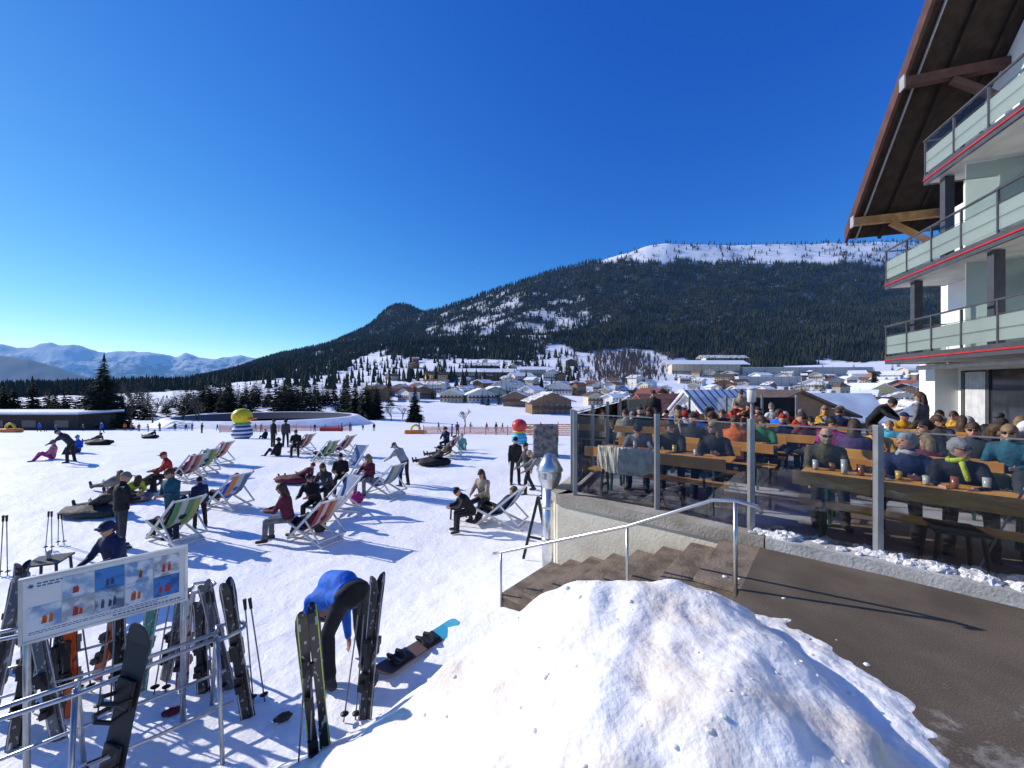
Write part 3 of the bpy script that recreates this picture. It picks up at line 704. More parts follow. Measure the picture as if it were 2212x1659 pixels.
def lamp(x,y,label):
    t=thing('street_lamp',label,'lamp',(x,y,DZ))
    MB().tube([(0,0,0),(0,0,1.62)],.022,10).build('pole',mt_post,t,smooth=True)
    MB().lathe([(.04,0),(.065,.02),(.075,.22),(.06,.24)],(0,0,1.62),14).build('lantern',mat('milk_glass',(.72,.72,.69),.4),t,smooth=True)
    MB().lathe([(.085,.242),(.08,.255),(.02,.275)],(0,0,1.62),14).build('lamp_cap',mat('milk_glass',(.72,.72,.69)),t,smooth=True)
lamp(4.2,6.9,'slim lamp with pale lantern rising behind the second glass panel')
# stairs
p0=Vector((-.16,5.75));u=Vector((.775,-.632));v=Vector((.632,.775))
st=thing('stone_steps','weathered stone steps climbing from the snow to the asphalt','stairs')
mt_step=mat('step_stone',(.25,.195,.14),.85,(.13,.10,.072),4,coord='World',bump=.6,contrast=(.36,.6));mt_rise=mat('riser_stone',(.18,.14,.10),.9,(.09,.07,.05),5,coord='World',bump=.5)
for i in range(8):
    a=p0+u*(i*.38);b=p0+u*((i+1)*.38 if i<7 else 3.2);z=.475+(i+1)*.1525
    q=[a,b,b+v*1.36,a+v*1.36];MB().prism([tuple(c) for c in q],-.3,z-.045).build('riser',mt_rise,st)
    q=[a-u*.025,b,b+v*1.36,a-u*.025+v*1.36];MB().prism([tuple(c) for c in q],z-.042,z).build('tread',mt_step,st,bevel=.008)
AS=[(2.21,3.815),(3.08,4.87),(3.95,4.17),(4.8,3.37),(7.5,.6),(7.5,-2),(1.2,-2),(1.2,2.6)]
ab=MB();ab.prism(AS,-1,1.70);struct(ab.build('asphalt_path',asphalt_mat()))
hr=thing('handrail','stainless steel handrail beside the stone steps','handrail')
def P3(v2,z): return Vector((v2.x,v2.y,z))
b0=p0.copy();b1=p0+u*1.92;b2=p0+u*3.02
MB().tube([P3(b0-u*.15,1.18),P3(b0,1.24),P3(b1,2.06),P3(b2-u*.2,2.53),P3(b2,2.56),P3(b2+u*.18,2.54),P3(b2+u*.22,2.48)],.020,10).build('rail',mt_steel,hr,smooth=True)
MB().tube([P3(b0,.4),P3(b0,1.23)],.017,10).build('post',mt_steel,hr,smooth=True)
MB().tube([P3(b1,1.0),P3(b1,2.05)],.017,10).build('post',mt_steel,hr,smooth=True)
MB().tube([P3(b2,1.6),P3(b2,2.55)],.021,10).build('post',mt_steel,hr,smooth=True)
# ------------------------------------------------------------ snow pile
gx=np.linspace(-3.6,4.6,400);gy=np.linspace(.7,5.6,250);GX,GY=np.meshgrid(gx,gy)
dxr=np.where(GX<1.2,(GX-1.2)/2.32,(GX-1.2)/2.0)
wob=.18*fbm(GX*.8+3,GY*.8,3)
yf=np.where(GY>3.15+wob,((GY-3.15-wob)/1.0),(GY-3.15-wob)/4.2)
H=2.34*np.exp(-.8*dxr**2)*np.exp(-yf**2)
lump=.19*fbm(GX*1.0,GY*1.0,3)+.065*fbm(GX*2.4+4,GY*2.4,2)+.022*vn(GX*5.3,GY*5.3)+.008*fbm(GX*16,GY*16,2)
base=ground_arr(GX.ravel(),GY.ravel()).reshape(GX.shape)
edge=np.clip(H/.5,0,1)
Zp=base-.12+np.maximum(H-.12,0)*1.0+lump*edge
s_=Zp-1.70
sk_=1.70+.16*np.exp((np.minimum(s_,.16)-.16)/.5)-.09+.05*fbm(GX*2.2+8,GY*2.2,4)+.02*fbm(GX*12,GY*12,2)
msk=np.clip((GX-1.75)/.35,0,1)*np.clip((3.75-GY)/.4,0,1)
msk2=np.where(s_<.16,1,0)*msk
Zp=Zp*(1-msk2)+sk_*msk2
Zp=np.where(GX>4.55,1.4,Zp)
me=npmesh('snow_pile',np.stack([GX.ravel(),GY.ravel(),Zp.ravel()],1),grid_faces(*GX.shape),[pile_mat()],True)
struct(link('snow_pile',me))
def pile_z(x,y):
    i=np.argmin(abs(gx-x));j=np.argmin(abs(gy-y));return float(Zp[j,i])
cl=MB();R=random.Random(9)
for k in range(120):
    x=R.uniform(-1.8,2.6);y=R.uniform(1.6,4.2);r=R.choice([.006,.009,.012,.016])*R.uniform(.7,1.3)
    z=max(pile_z(x,y),ground(x,y))
    if x>2.2: z=max(z,1.70)
    cl.ell((x,y,z),(r*1.5,r*1.2,r*.6),8,6,fn=lambda u_:1+.2*R.uniform(-1,1))
tag(cl.build('snow_clods',pile_mat(),smooth=True),'loose clods of dirty snow strewn over the big pile','snow',kind='stuff')
# ------------------------------------------------------------ people
def remesh(mb,vox,name,mats,sm=4):
    me=mb.mesh(name+'_src');o=bpy.data.objects.new('tmp',me);C.objects.link(o)
    m=o.modifiers.new('r','REMESH');m.mode='VOXEL';m.voxel_size=vox
    s=o.modifiers.new('s','SMOOTH');s.factor=.5;s.iterations=sm
    dg=bpy.context.evaluated_depsgraph_get();dg.update()
    out=bpy.data.meshes.new_from_object(o.evaluated_get(dg));out.name=name
    bpy.data.objects.remove(o);bpy.data.meshes.remove(me)
    out.materials.clear()
    for q in mats: out.materials.append(q)
    out.polygons.foreach_set('use_smooth',[True]*len(out.polygons));out.update();return out
mt_skin=mat('skin',(.50,.28,.19),.55,(.42,.22,.15),8,spec=.35)
def dirv(p,s,side):
    p=rad(p);s=rad(s);return Vector((side*math.sin(s),math.sin(p)*math.cos(s),-math.cos(p)*math.cos(s)))
def build_pose(key,p=(0,.93),t=2,h=3,th=((3,5),(-3,5)),sh=(0,-4),ar=((5,9),(-3,9)),fo=((15,3),(12,3)),vox=.0125,yaw=0,roll=0):
    P=Vector((0,p[0],p[1]));X=Vector((1,0,0));up=Vector((math.sin(rad(roll)),math.sin(rad(t)),math.cos(rad(t)))).normalized();fw=up.cross(X).normalized()
    N=P+up*.53;hu=Vector((math.sin(rad(roll*.3)),math.sin(rad(h)),math.cos(rad(h)))).normalized();hf=hu.cross(X).normalized()
    Ry=Matrix.Rotation(rad(yaw),3,hu);hf=Ry@hf;hx=hf.cross(hu).normalized();HC=N+hu*.165+hf*.02
    def ring(o,rx,ry,c=14):
        c0=P+up*o;return [c0+X*rx*math.cos(2*PI*k/c)+fw*ry*math.sin(2*PI*k/c) for k in range(c)]
    def torso(mb,inf,lo=-.08):
        prof=[(-.1,.13,.095),(-.04,.165,.12),(.08,.155,.11),(.2,.155,.108),(.33,.18,.122),(.43,.185,.115),(.49,.14,.09),(.54,.062,.06)]
        mb.loft([ring(o,rx+inf,ry+inf) for o,rx,ry in prof if o>=lo])
    body=MB();jk=MB();tr=MB();bts=[]
    torso(body,-.02,-.1);torso(jk,.022)
    for o in (-.03,.1,.2): jk.loft([ring(o-.02,.172,.128),ring(o,.188,.142),ring(o+.02,.172,.128)])
    if t>60: jk.caps(P+up*.10-fw*.09,.14,P+up*.34-fw*.10,.14,14);jk.caps(P+up*.30-fw*.07,.13,P+up*.46-fw*.03,.12,14)
    body.caps(N-up*.03,.052,N+hu*.09,.05)
    jk.caps(N-up*.02,.075,N+hu*.045,.07)
    Mh_=Matrix((hx,hf,hu)).transposed()
    body.ell(HC,(.076,.094,.118),18,14,M=Mh_)
    q=lambda x,y,z:HC+Mh_@Vector((x,y,z))
    body.caps(q(0,.045,-.07),.05,q(0,.06,-.082),.036)
    body.caps(q(0,.09,.015),.010,q(0,.112,-.018),.015,8)
    body.caps(q(-.03,.083,.035),.014,q(.03,.083,.035),.014,8);body.caps(q(-.018,.09,-.052),.010,q(.018,.09,-.052),.010,8)
    for s in (-1,1): body.caps(q(s*.076,-.005,.012),.013,q(s*.08,-.012,-.02),.011,8)
    tr.loft([ring(o,rx,ry) for o,rx,ry in [(-.12,.12,.1),(-.04,.175,.13),(.06,.165,.12)]])
    for i,s in enumerate((-1,1)):
        hip=P+X*s*.092-up*.03
        d1=dirv(th[i][0],th[i][1],s);k=hip+d1*.43;d2=dirv(sh[i],2,s);a=k+d2*.42
        body.caps(hip,.075,k,.05);body.caps(k,.05,a,.036)
        tr.caps(hip,.098,k,.072);tr.caps(k,.075,a-d2*.05,.062)
        tr.caps(a-d2*.12,.064,a-d2*.09,.074)
        fd=Vector((s*.1,-d2.z*.9,abs(d2.y))).normalized()
        if abs(sh[i])<45: fd=Vector((s*.15,1,-.02)).normalized()
        body.caps(a,.034,a+d2*.04+fd*.12,.028)
        bt=MB();bt.caps(a-d2*.12,.066,a+d2*.015,.058);bt.caps(a+d2*.03-fd*.04,.048,a+d2*.035+fd*.15,.042);bts.append(bt)
        shd=N-up*.075+X*s*.175
        e1=dirv(ar[i][0],ar[i][1],s);el=shd+e1*.29;f1=dirv(fo[i][0],fo[i][1],s);w=el+f1*.25
        body.caps(shd,.045,el,.036);body.caps(el,.036,w,.025)
        jk.caps(N-up*.05+X*s*.08,.07,shd,.072);jk.caps(shd,.072,el,.056);jk.caps(el,.06,w-f1*.01,.042)
        jk.caps(shd+e1*.12,.072,shd+e1*.14,.068);jk.caps(el-e1*.04,.066,el-e1*.02,.064)
        lat=f1.cross(X*s);lat=lat.normalized() if lat.length>.2 else fw.copy()
        body.caps(w,.024,w+f1*.035+lat*.012,.026);body.caps(w+f1*.03-lat*.014,.02,w+f1*.08-lat*.02,.018);body.caps(w+f1*.03+lat*.014,.02,w+f1*.08+lat*.02,.018)
        for q_,ln in zip((-1.5,-.5,.5,1.5),(.055,.07,.075,.065)):
            b0_=w+f1*.085+lat*q_*.019;m_=b0_+f1*ln*.5-X*s*.008;body.caps(b0_,.0085,m_,.008,6);body.caps(m_,.008,m_+(f1*.8-X*s*.5).normalized()*ln*.5,.0072,6)
        body.caps(w+f1*.03+lat*.025,.012,w+f1*.07+lat*.052-X*s*.01,.009,6)
    return dict(body=remesh(body,vox,'body_'+key,[mt_skin],2),jacket=remesh(jk,.02,'jacket_'+key,[mt_skin],3),trousers=remesh(tr,.02,'trousers_'+key,[mt_skin],3),
        boots=[remesh(b,.02,'boot_'+key,[mt_skin],2) for b in bts],head=Matrix.Translation(HC)@Mh_.to_4x4())
PO={}
PO['stand']=build_pose('stand')
PO['hands']=build_pose('hands',h=12,ar=((15,14),(10,14)),fo=((95,-30),(85,-30)))
PO['walk']=build_pose('walk',p=(0,.90),t=6,th=((22,4),(-16,4)),sh=(4,-30),ar=((-18,9),(20,9)),fo=((8,3),(40,3)))
PO['lean']=build_pose('lean',p=(-.12,.92),t=38,h=45,th=((12,5),(2,5)),sh=(-2,-8),ar=((38,8),(48,8)),fo=((60,0),(70,0)))
PO['bend']=build_pose('bend',p=(-.16,.88),t=108,h=168,th=((24,8),(14,8)),sh=(-10,-14),ar=((10,4),(0,4)),fo=((-4,2),(-8,2)))
PO['sit']=build_pose('sit',p=(0,.55),t=10,h=12,th=((88,7),(86,7)),sh=(4,0),ar=((28,10),(32,10)),fo=((88,-22),(82,-22)))
PO['drink']=build_pose('drink',p=(0,.55),t=4,h=0,th=((88,7),(86,7)),sh=(4,10),ar=((35,10),(30,14)),fo=((85,-12),(130,-12)),yaw=-18)
PO['turnl']=build_pose('turnl',p=(0,.55),t=20,h=14,th=((88,9),(86,7)),sh=(4,0),ar=((42,14),(38,8)),fo=((92,-30),(96,-10)),yaw=48,roll=8)
PO['turnr']=build_pose('turnr',p=(0,.55),t=12,h=4,th=((88,7),(86,10)),sh=(0,6),ar=((20,20),(45,6)),fo=((110,-40),(80,-20)),yaw=-52,roll=-9)
PO['hunch']=build_pose('hunch',p=(-.03,.55),t=32,h=38,th=((88,7),(86,7)),sh=(4,0),ar=((35,18),(35,18)),fo=((90,-38),(88,-38)),yaw=12)
PO['lounge']=build_pose('lounge',p=(.05,.40),t=-46,h=-20,th=((100,5),(103,8)),sh=(24,30),ar=((28,12),(34,12)),fo=((90,-12),(80,-18)))
PO['ground']=build_pose('ground',p=(0,.12),t=-8,h=5,th=((128,8),(120,12)),sh=(40,30),ar=((20,14),(30,14)),fo=((80,-20),(70,-10)))
PO['lie']=build_pose('lie',p=(.0,.3),t=-62,h=-35,th=((84,6),(80,9)),sh=(80,76),ar=((60,16),(20,22)),fo=((100,-20),(60,-10)))
def hm(name,fn,r,extra=None,seg=20):
    mb=MB();mb.ell((0,0,0),r,seg,16,fn=fn)
    if extra: extra(mb)
    return mb.mesh(name,[mt_skin],True)
RH=random.Random(77)
def sshell(u):
    return (1.10+.035*RH.uniform(-1,1)) if (u.z>.36 or (u.y<.2 and u.z>-.35)) else .88
HAIR={
 'short':hm('hair',sshell,(.08,.1,.122),seg=26),
 'long':hm('hair',sshell,(.085,.104,.124),lambda mb:(mb.caps((0,-.06,.0),.075,(0,-.075,-.16),.085),mb.caps((-.055,-.02,.0),.035,(-.07,-.03,-.19),.03),mb.caps((.055,-.02,.0),.035,(.07,-.03,-.19),.03))),
 'beanie':hm('beanie',lambda u:1.13 if u.z>.2 else .88,(.083,.104,.128),lambda mb:mb.caps((0,-.01,.13),.022,(0,-.01,.15),.02)),
 'helmet':hm('helmet',lambda u:1.22 if (u.z>.18 or (u.y<-.1 and u.z>-.4)) else .85,(.088,.108,.125),lambda mb:mb.caps((-.06,.115,.06),.024,(.06,.115,.06),.024)),
 'cap':hm('cap',lambda u:1.12 if u.z>.3 else .88,(.083,.102,.122),lambda mb:mb.box((-.06,.08,.035),(.06,.175,.048))),
}
BEARD=hm('beard',lambda u:1.07 if (u.z<-.35 and u.y>.15) else .85,(.078,.098,.12))
SCARF=MB();SCARF.tube([(.078*math.cos(a),-.02+.072*math.sin(a),-.145+.02*math.sin(a)) for a in [2*PI*k/12 for k in range(13)]],.03,8);SCARF.caps((.04,.06,-.16),.03,(.05,.12,-.34),.028);SCARF=SCARF.mesh('scarf',[mt_skin],True)
sg=MB()
for s in (-1,1): sg.ell((s*.034,.098,.018),(.029,.012,.021),12,8);sg.beam((s*.06,.09,.022),(s*.08,-.01,.022),.006,.008)
sg.beam((-.012,.104,.022),(.012,.104,.022),.006,.006);GLASSES=sg.mesh('sunglasses',[mat('sunglass_black',(.01,.01,.012),.12,spec=.7)],True)
eg=MB()
for s in (-1,1): eg.ell((s*.031,.092,.018),(.011,.007,.006),8,6)
EYES=eg.mesh('eyes',[mat('eye_dark',(.02,.015,.012),.3)],True)
mg=MB();mg.ell((0,.096,-.052),(.021,.006,.005),10,6);MOUTH=mg.mesh('mouth',[mat('lips',(.30,.11,.09),.5)],True)
COL={'black':(.014,.014,.017),'dark grey':(.045,.047,.05),'grey':(.2,.2,.21),'light grey':(.42,.42,.42),'navy blue':(.015,.025,.08),'bright blue':(.01,.14,.66),'teal':(.02,.11,.15),'cyan':(.05,.36,.5),'red':(.48,.03,.025),'bright orange':(.75,.15,.02),'pink':(.6,.16,.28),'magenta':(.42,.03,.2),'maroon':(.13,.02,.04),'beige':(.42,.34,.25),'white':(.65,.65,.65),'olive green':(.085,.08,.035),'yellow green':(.5,.6,.05),'mint green':(.25,.5,.43),'purple':(.09,.04,.13),'brown':(.075,.042,.024),'blond':(.26,.17,.085),'grey haired':(.28,.27,.26),'mustard':(.62,.34,.03),'green':(.03,.16,.07)}
def cmat(c,kind='cloth'): return mat(kind+'_'+c.replace(' ','_'),COL[c],.75 if kind=='cloth' else .6,tuple(q*.6 for q in COL[c]),9,bump=1,bscale=14)
def child(name,me,par,m=None,mw=None):
    o=link(name,me,par)
    if m:
        o.material_slots[0].link='OBJECT';o.material_slots[0].material=m
    if mw is not None:o.matrix_local=mw
    return o
def person(pose,loc,rotz,label,jc='black',pc='black',hair='short',hc='brown',glasses=True,sc=1,group=None,beard=False,bald=False,scarf=None):
    p=PO[pose];t=thing('person',label,'person',loc,rad(rotz),group);t.scale=(sc,sc,sc)
    link('body',p['body'],t);child('jacket',p['jacket'],t,cmat(jc));child('trousers',p['trousers'],t,cmat(pc))
    for b in p['boots']: child('boot',b,t,cmat('dark grey'))
    hmx=p['head']
    if not bald: child({'short':'hair','long':'hair'}.get(hair,hair),HAIR[hair],t,cmat(hc,'hair' if hair in('short','long') else 'cloth'),hmx)
    if glasses: child('sunglasses',GLASSES,t,None,hmx)
    else: child('eyes',EYES,t,None,hmx)
    child('mouth',MOUTH,t,None,hmx)
    if beard: child('beard',BEARD,t,cmat('grey haired','hair'),hmx)
    if scarf: child('scarf',SCARF,t,cmat(scarf),hmx)
    return t
def pp(pose,px,py,rotz,label,**k): return person(pose,at(px,py),rotz,label,**k)
pp('lean',868,1050,65,'person in light grey hoodie and cap leaning towards a deck chair',jc='light grey',hair='cap',hc='dark grey')
pp('stand',1113,1047,185,'person in black ski suit and helmet standing near the chrome flue',hair='helmet',hc='black')
pp('walk',1140,1066,120,'dark dressed person bending forward beside the black suited skier',jc='dark grey',hair='beanie',hc='dark grey')
pp('lean',1168,1076,95,'person in grey jacket with pale beanie right of the black suited skier',jc='grey',hair='beanie',hc='beige')
pp('stand',590,966,-20,'dark dressed person standing left of a pair by the striped figure',hair='short',hc='brown',jc='black')
pp('stand',617,966,15,'dark jacketed person standing right of a pair by the striped figure',jc='dark grey',hair='helmet',hc='black')
pp('hands',262,1185,-25,'person in black jacket with grey cap standing at the left loungers',jc='black',pc='dark grey',hair='cap',hc='grey',sc=.98)
pp('hands',372,1165,170,'person in teal ski jacket standing with bowed head',jc='teal',pc='navy blue',hair='short',hc='brown',sc=.97)
pp('stand',432,1140,60,'person in black trousers and navy jacket beside the blue jacketed lounger',jc='navy blue',pc='black',hair='short',hc='black',sc=.75)
pp('lean',146,1000,110,'dark dressed person stooping beside the pink jacketed sitter',jc='dark grey',hair='beanie',hc='black')
pp('bend',738,1462,52,'person in bright blue jacket bending down to ski boots in the foreground',jc='bright blue',pc='black',sc=1.24,glasses=False,hair='short',hc='brown')
pp('sit',252,1290,175,'person with navy helmet and goggles sitting behind the info board',jc='navy blue',hair='helmet',hc='navy blue')
pp('sit',366,1060,130,'person in red jacket seated behind the teal jacketed one',jc='red',hair='cap',hc='red')
pp('ground',112,992,150,'person in pink jacket sitting on the snow at far left',jc='pink',pc='magenta',hair='short',hc='brown')
pp('ground',166,978,190,'person in bright blue jacket sitting on the snow at far left',jc='bright blue',pc='navy blue',hair='beanie',hc='cyan')
pp('ground',998,972,190,'person in mint green jacket sitting on the snow',jc='mint green',pc='mint green',hair='short',hc='brown')
pp('sit',622,1168,100,'person in maroon jacket with brown hair sitting on a deck chair front edge',jc='maroon',pc='grey',hair='long',hc='brown')
pp('turnl',681,1125,185,'person in black with sunglasses sitting between two deck chairs',jc='black',hair='short',hc='black')
pp('sit',736,1062,200,'dark haired person in black sitting left of the striped deck chair',jc='black',hair='short',hc='black')
pp('turnr',797,1066,160,'person in maroon vest sitting behind the blue striped chair',jc='maroon',pc='grey',hair='long',hc='blond')
pp('sit',1046,1118,150,'person with long brown hair and beige vest sitting at a low table',jc='beige',pc='dark grey',hair='long',hc='brown')
pp('hunch',1016,1146,110,'person in black trousers sitting with legs towards the low table',jc='black',pc='black',hair='beanie',hc='black',sc=.9)
pp('lie',275,1080,70,'person in yellow green jacket reclining in the left group',jc='yellow green',pc='grey',hair='long',hc='brown')
pp('lie',215,1110,70,'person in dark suit stretched out at the front of the left group',jc='dark grey',hair='short',hc='brown')
pp('lie',240,1065,68,'person in grey lying behind the yellow green jacket',jc='grey',pc='dark grey',hair='long',hc='blond')
pp('lie',315,1062,72,'person in olive lying near the black side table on the left',jc='olive green',pc='dark grey',hair='short',hc='brown')
pp('sit',640,985,200,'small dark person sitting behind the red striped chair',jc='black',hair='short')
pp('ground',573,948,170,'person in dark clothes sitting next to the striped figure',jc='black',hair='short')
pp('ground',600,985,80,'person in black crouched at the feet of the standing pair',jc='black',hair='helmet',hc='black')
pp('lie',205,958,80,'person in dark clothes lying on a bean bag far left',jc='dark grey',hair='short')
pp('lie',325,945,80,'person lying on a bean bag behind the left group',jc='black',hair='short')
pp('lie',935,1004,80,'person in dark suit lying on a black bean bag right of centre',jc='dark grey',hair='short',hc='blond')
pp('lie',955,990,75,'person in brown lying between the bean bag and the red chair',jc='brown',pc='dark grey',hair='short',hc='brown')
pp('lie',650,1042,80,'person in maroon lying on the dark roll cushion',jc='maroon',pc='maroon',hair='beanie',hc='maroon',sc=.9)
pp('sit',965,975,160,'helmeted person in dark jacket beside the red chair right of centre',jc='navy blue',hair='helmet',hc='dark grey')
pp('turnl',712,1092,170,'person in dark grey sitting behind the plain blue chair',jc='dark grey',hair='long',hc='brown')
R=random.Random(21)
cols=['black','red','bright blue','dark grey','pink','green','bright orange','navy blue','purple']
for i,(px,y) in enumerate([(85,70),(98,72),(270,78),(283,80),(345,75),(378,85),(402,82),(415,84),(436,60),(470,85),(505,88),(552,80),(565,84),(680,70),(702,82),(738,74),(756,76),(784,86),(808,78),(905,70),(948,66),(976,44),(988,46),(1016,62),(1052,72),(1085,68),(320,70),(300,72),(120,66),(180,76),(220,60),(1072,52)]):
    c=R.choice(cols);x=(px-CX)/F*y
    person(R.choice(['stand','walk','hands']),(x,y,ground(x,y)),R.uniform(0,360),f'tiny distant skier in {c} on the ski field',jc=c,pc=R.choice(['black','dark grey']),hair='helmet',hc=R.choice(['black','red','white']),sc=R.uniform(.75,1.0),group='distant skiers on the ski field')
# ------------------------------------------------------------ deck chairs
mt_wf=mat('white_painted_wood',(.66,.66,.64),.6,(.55,.54,.52),6)
SL=[(-.6,.98),(-.42,.70),(-.22,.45),(.0,.30),(.2,.25),(.42,.30),(.6,.41)]
fr_=MB()
for s in (-1,1):
    fr_.beam((s*.31,-.64,1.03),(s*.31,.52,.04),.028,.05);fr_.beam((s*.27,.64,.42),(s*.27,-.62,.03),.028,.05);fr_.beam((s*.34,-.12,.6),(s*.34,-.62,.16),.022,.04)
for y,z,w in ((-.61,1.0,.31),(.5,.05,.31),(.62,.41,.27),(-.6,.04,.27),(-.6,.17,.34)): fr_.beam((-w,y,z),(w,y,z),.035,.035)
FRAME=fr_.mesh('frame',[mt_wf])
rings=[[(x,y,z+.012) for x in (-.25,-.12,0,.12,.25)]+[(x,y,z-.0) for x in (.25,.12,0,-.12,-.25)] for y,z in SL]
SLING=MB().loft(rings).mesh('sling',[mt_skin],False)
W_=(.42,.42,.40)
STR={'red and white':stripe_mat('stripe_red',[(.32,.05,.045),W_,(.32,.05,.045),(.38,.17,.07),W_]),'blue and white':stripe_mat('stripe_blue',[(.04,.11,.28),W_,(.1,.22,.38),(.04,.11,.28),W_]),'green and white':stripe_mat('stripe_green',[(.08,.22,.08),W_,(.08,.22,.08),(.3,.3,.1)]),'plain blue':stripe_mat('sling_blue',[(.12,.19,.32),(.15,.22,.36)]),'orange and white':stripe_mat('stripe_orange',[(.48,.19,.07),W_,(.05,.12,.26)]),'blue and yellow':stripe_mat('stripe_by',[(.06,.14,.3),(.36,.34,.18),(.28,.30,.32),(.06,.14,.3)])}
def chair(px,py,rot,kind,label,occ=None,sc=1.04,**k):
    g_=at(px,py);t=thing('deck_chair',label,'deck chair',g_,rad(rot),'deck chairs on the snow');t.scale=(sc,)*3
    link('frame',FRAME,t);child('sling',SLING,t,STR[kind])
    if occ: person('lounge',g_,rot,occ,**k)
chair(680,1168,62,'red and white','red and white deck chair nearest the camera left of centre','person in dark red reclining in the nearest striped deck chair',jc='maroon',pc='black',hair='short',hc='brown')
chair(722,1120,150,'plain blue','plain blue deck chair with its front turned to the camera')
chair(832,1068,60,'blue and yellow','blue and yellow striped deck chair below the grey hooded person')
chair(760,1022,165,'plain blue','small plain blue deck chair in the middle of the group')
chair(492,1096,70,'orange and white','orange and white deck chair with blue jacketed person','person in bright blue jacket reclining in the orange striped chair',jc='bright blue',pc='black',hair='short',hc='black')
chair(378,1166,65,'green and white','green and white deck chair at the front of the left group','person in black reclining in the front green striped chair',jc='black',hair='beanie',hc='black')
chair(405,1040,70,'red and white','red and white deck chair front of the left row','person in purple reclining in the front chair of the left row',jc='purple',pc='black',hair='short')
chair(436,1024,66,'green and white','green and white deck chair in the left row','person in navy reclining in the green chair of the left row',jc='navy blue',hair='short')
chair(468,1004,76,'red and white','red and white deck chair at the back of the left row','person in black reclining at the back of the left row',jc='black',hair='short',hc='black')
chair(652,980,68,'red and white','red and white deck chair beside the standing pair','person in dark grey reclining beside the standing pair',jc='dark grey')
chair(702,1000,60,'green and white','green deck chair behind the centre group','person in black reclining in the green centre chair',jc='black',hair='short')
chair(738,985,74,'red and white','red deck chair right of the green centre chair','person in maroon reclining in the red chair behind the group',jc='maroon',hair='long')
chair(968,985,70,'red and white','red and white deck chair right of centre near the mint jacket','person in navy reclining in the red chair right of centre',jc='navy blue',hair='beanie',hc='black')
chair(1082,1134,66,'blue and white','blue and white deck chair beside the low table right of centre','person in navy jacket reclining in the blue striped chair',jc='navy blue',pc='black',hair='short')
mt_blk=mat('black_plastic',(.015,.015,.016),.5)
tb=MB();tb.box((-.25,-.25,.42),(.25,.25,.45));TT_=tb.mesh('tabletop',[mt_blk])
def table(px,py,label):
    t=thing('side_table',label,'table',at(px,py),.4,'small black side tables')
    link('tabletop',TT_,t)
    for sx in (-1,1):
        for sy in (-1,1): MB().beam((sx*.22,sy*.22,0),(sx*.2,sy*.2,.42),.035,.035).build('leg',mt_blk,t)
    return t
table(326,1062,'small black side table behind the teal jacketed person');table(995,1128,'small black side table left of the long haired sitter');table(385,1100,'small black side table by the black trousers')
table(105,1262,'black side table behind the info board with a glass')
def glass(loc,label,c=(.6,.35,.05),h=.16):
    t=thing('drinking_glass',label,'glass',loc,0)
    MB().lathe([(.028,0),(.03,.01),(.036,h*.95)],(0,0,0),12).build('drink',mat('beer_%d'%int(c[0]*10),c,.2,spec=.6),t,smooth=True)
    MB().lathe([(.04,-.0),(.041,h)],(0,0,0),12).build('glass_body',mt_cgl,t,smooth=True)
L_=at(995,1128)
glass(L_+Vector((.05,.0,.455)),'glass of beer on the low table right of centre');glass(L_+Vector((-.1,.1,.455)),'second glass on the low table right of centre',(.4,.2,.05));glass(at(105,1262)+Vector((0,0,.455)),'empty looking glass on the table behind the info board',(.5,.48,.4))
def blob(name,px,py,r,c,label,cat,rot=.3,seed=1):
    g=at(px,py);mb=MB();mb.ell((0,0,r[2]*.8),r,22,14,fn=lambda u:1+.08*math.sin(u.x*9+seed)+.06*math.cos(u.y*7)+.04*math.sin(u.z*11+u.x*6))
    tag(mb.build(name,cmat(c),None,True,loc=g,rot=(0,0,rot)),label,cat)
blob('roll_cushion',640,1044,(.85,.3,.17),'maroon','long dark maroon cushion lying on the snow','cushion',.05,1)
blob('bean_bag',940,1006,(.75,.45,.2),'black','large black bean bag right of centre','bean bag',.1,2)
blob('bean_bag',215,962,(.9,.5,.22),'black','black bean bag at far left','bean bag',0,3)
blob('bean_bag',325,948,(.8,.5,.22),'black','black bean bag behind the left row','bean bag',0,4)
blob('backpack',770,1088,(.2,.16,.2),'magenta','magenta backpack on the snow under the striped chair','backpack',0,5)
blob('backpack',690,1150,(.15,.12,.2),'dark grey','dark bag hanging low beside the nearest deck chair','backpack',0,6)
blob('lounger_cushion',270,1085,(.85,.4,.16),'grey','grey cushion under the yellow green jacket','cushion',0,8)
blob('lounger_cushion',205,1115,(.9,.4,.17),'dark grey','dark cushion at the front of the left group','cushion',0,9)
def toy(px,py,hpx,cols,label):
    g=at(px,py);h=hpx/F*g.y;t=thing('inflatable_figure',label,'inflatable',g)
    MB().lathe([(.2*h,0),(.3*h,.1*h),(.31*h,.25*h),(.22*h,.45*h),(.1*h,.5*h)],seg=20).build('base',stripe_mat('toy_stripe_'+cols[0][0],[cols[0][1],cols[1]],2,4),t,smooth=True)
    MB().ell((0,0,.72*h),(.3*h,.3*h,.27*h),18,12).build('top',mat('toy_top_'+cols[0][0],cols[2],.4),t,smooth=True)
    MB().box((.15*h,-.12*h,.62*h),(.42*h,.12*h,.68*h)).build('brim',mat('toy_brim_'+cols[0][0],cols[3],.5),t,bevel=.03)
    MB().lathe([(.24*h,.46*h),(.27*h,.5*h),(.2*h,.55*h)],seg=20).build('collar',mat('toy_col_'+cols[0][0],cols[4],.5),t,smooth=True)
toy(523,948,66,(('a',(.03,.05,.2)),(.7,.7,.7),(.75,.55,.02),(.7,.2,.03),(.1,.35,.2)),'yellow topped inflatable figure with striped base on the snow')
toy(1122,960,55,(('b',(.03,.3,.55)),(.1,.45,.6),(.6,.05,.05),(.75,.4,.03),(.7,.5,.05)),'red topped blue inflatable figure beside the stone block')
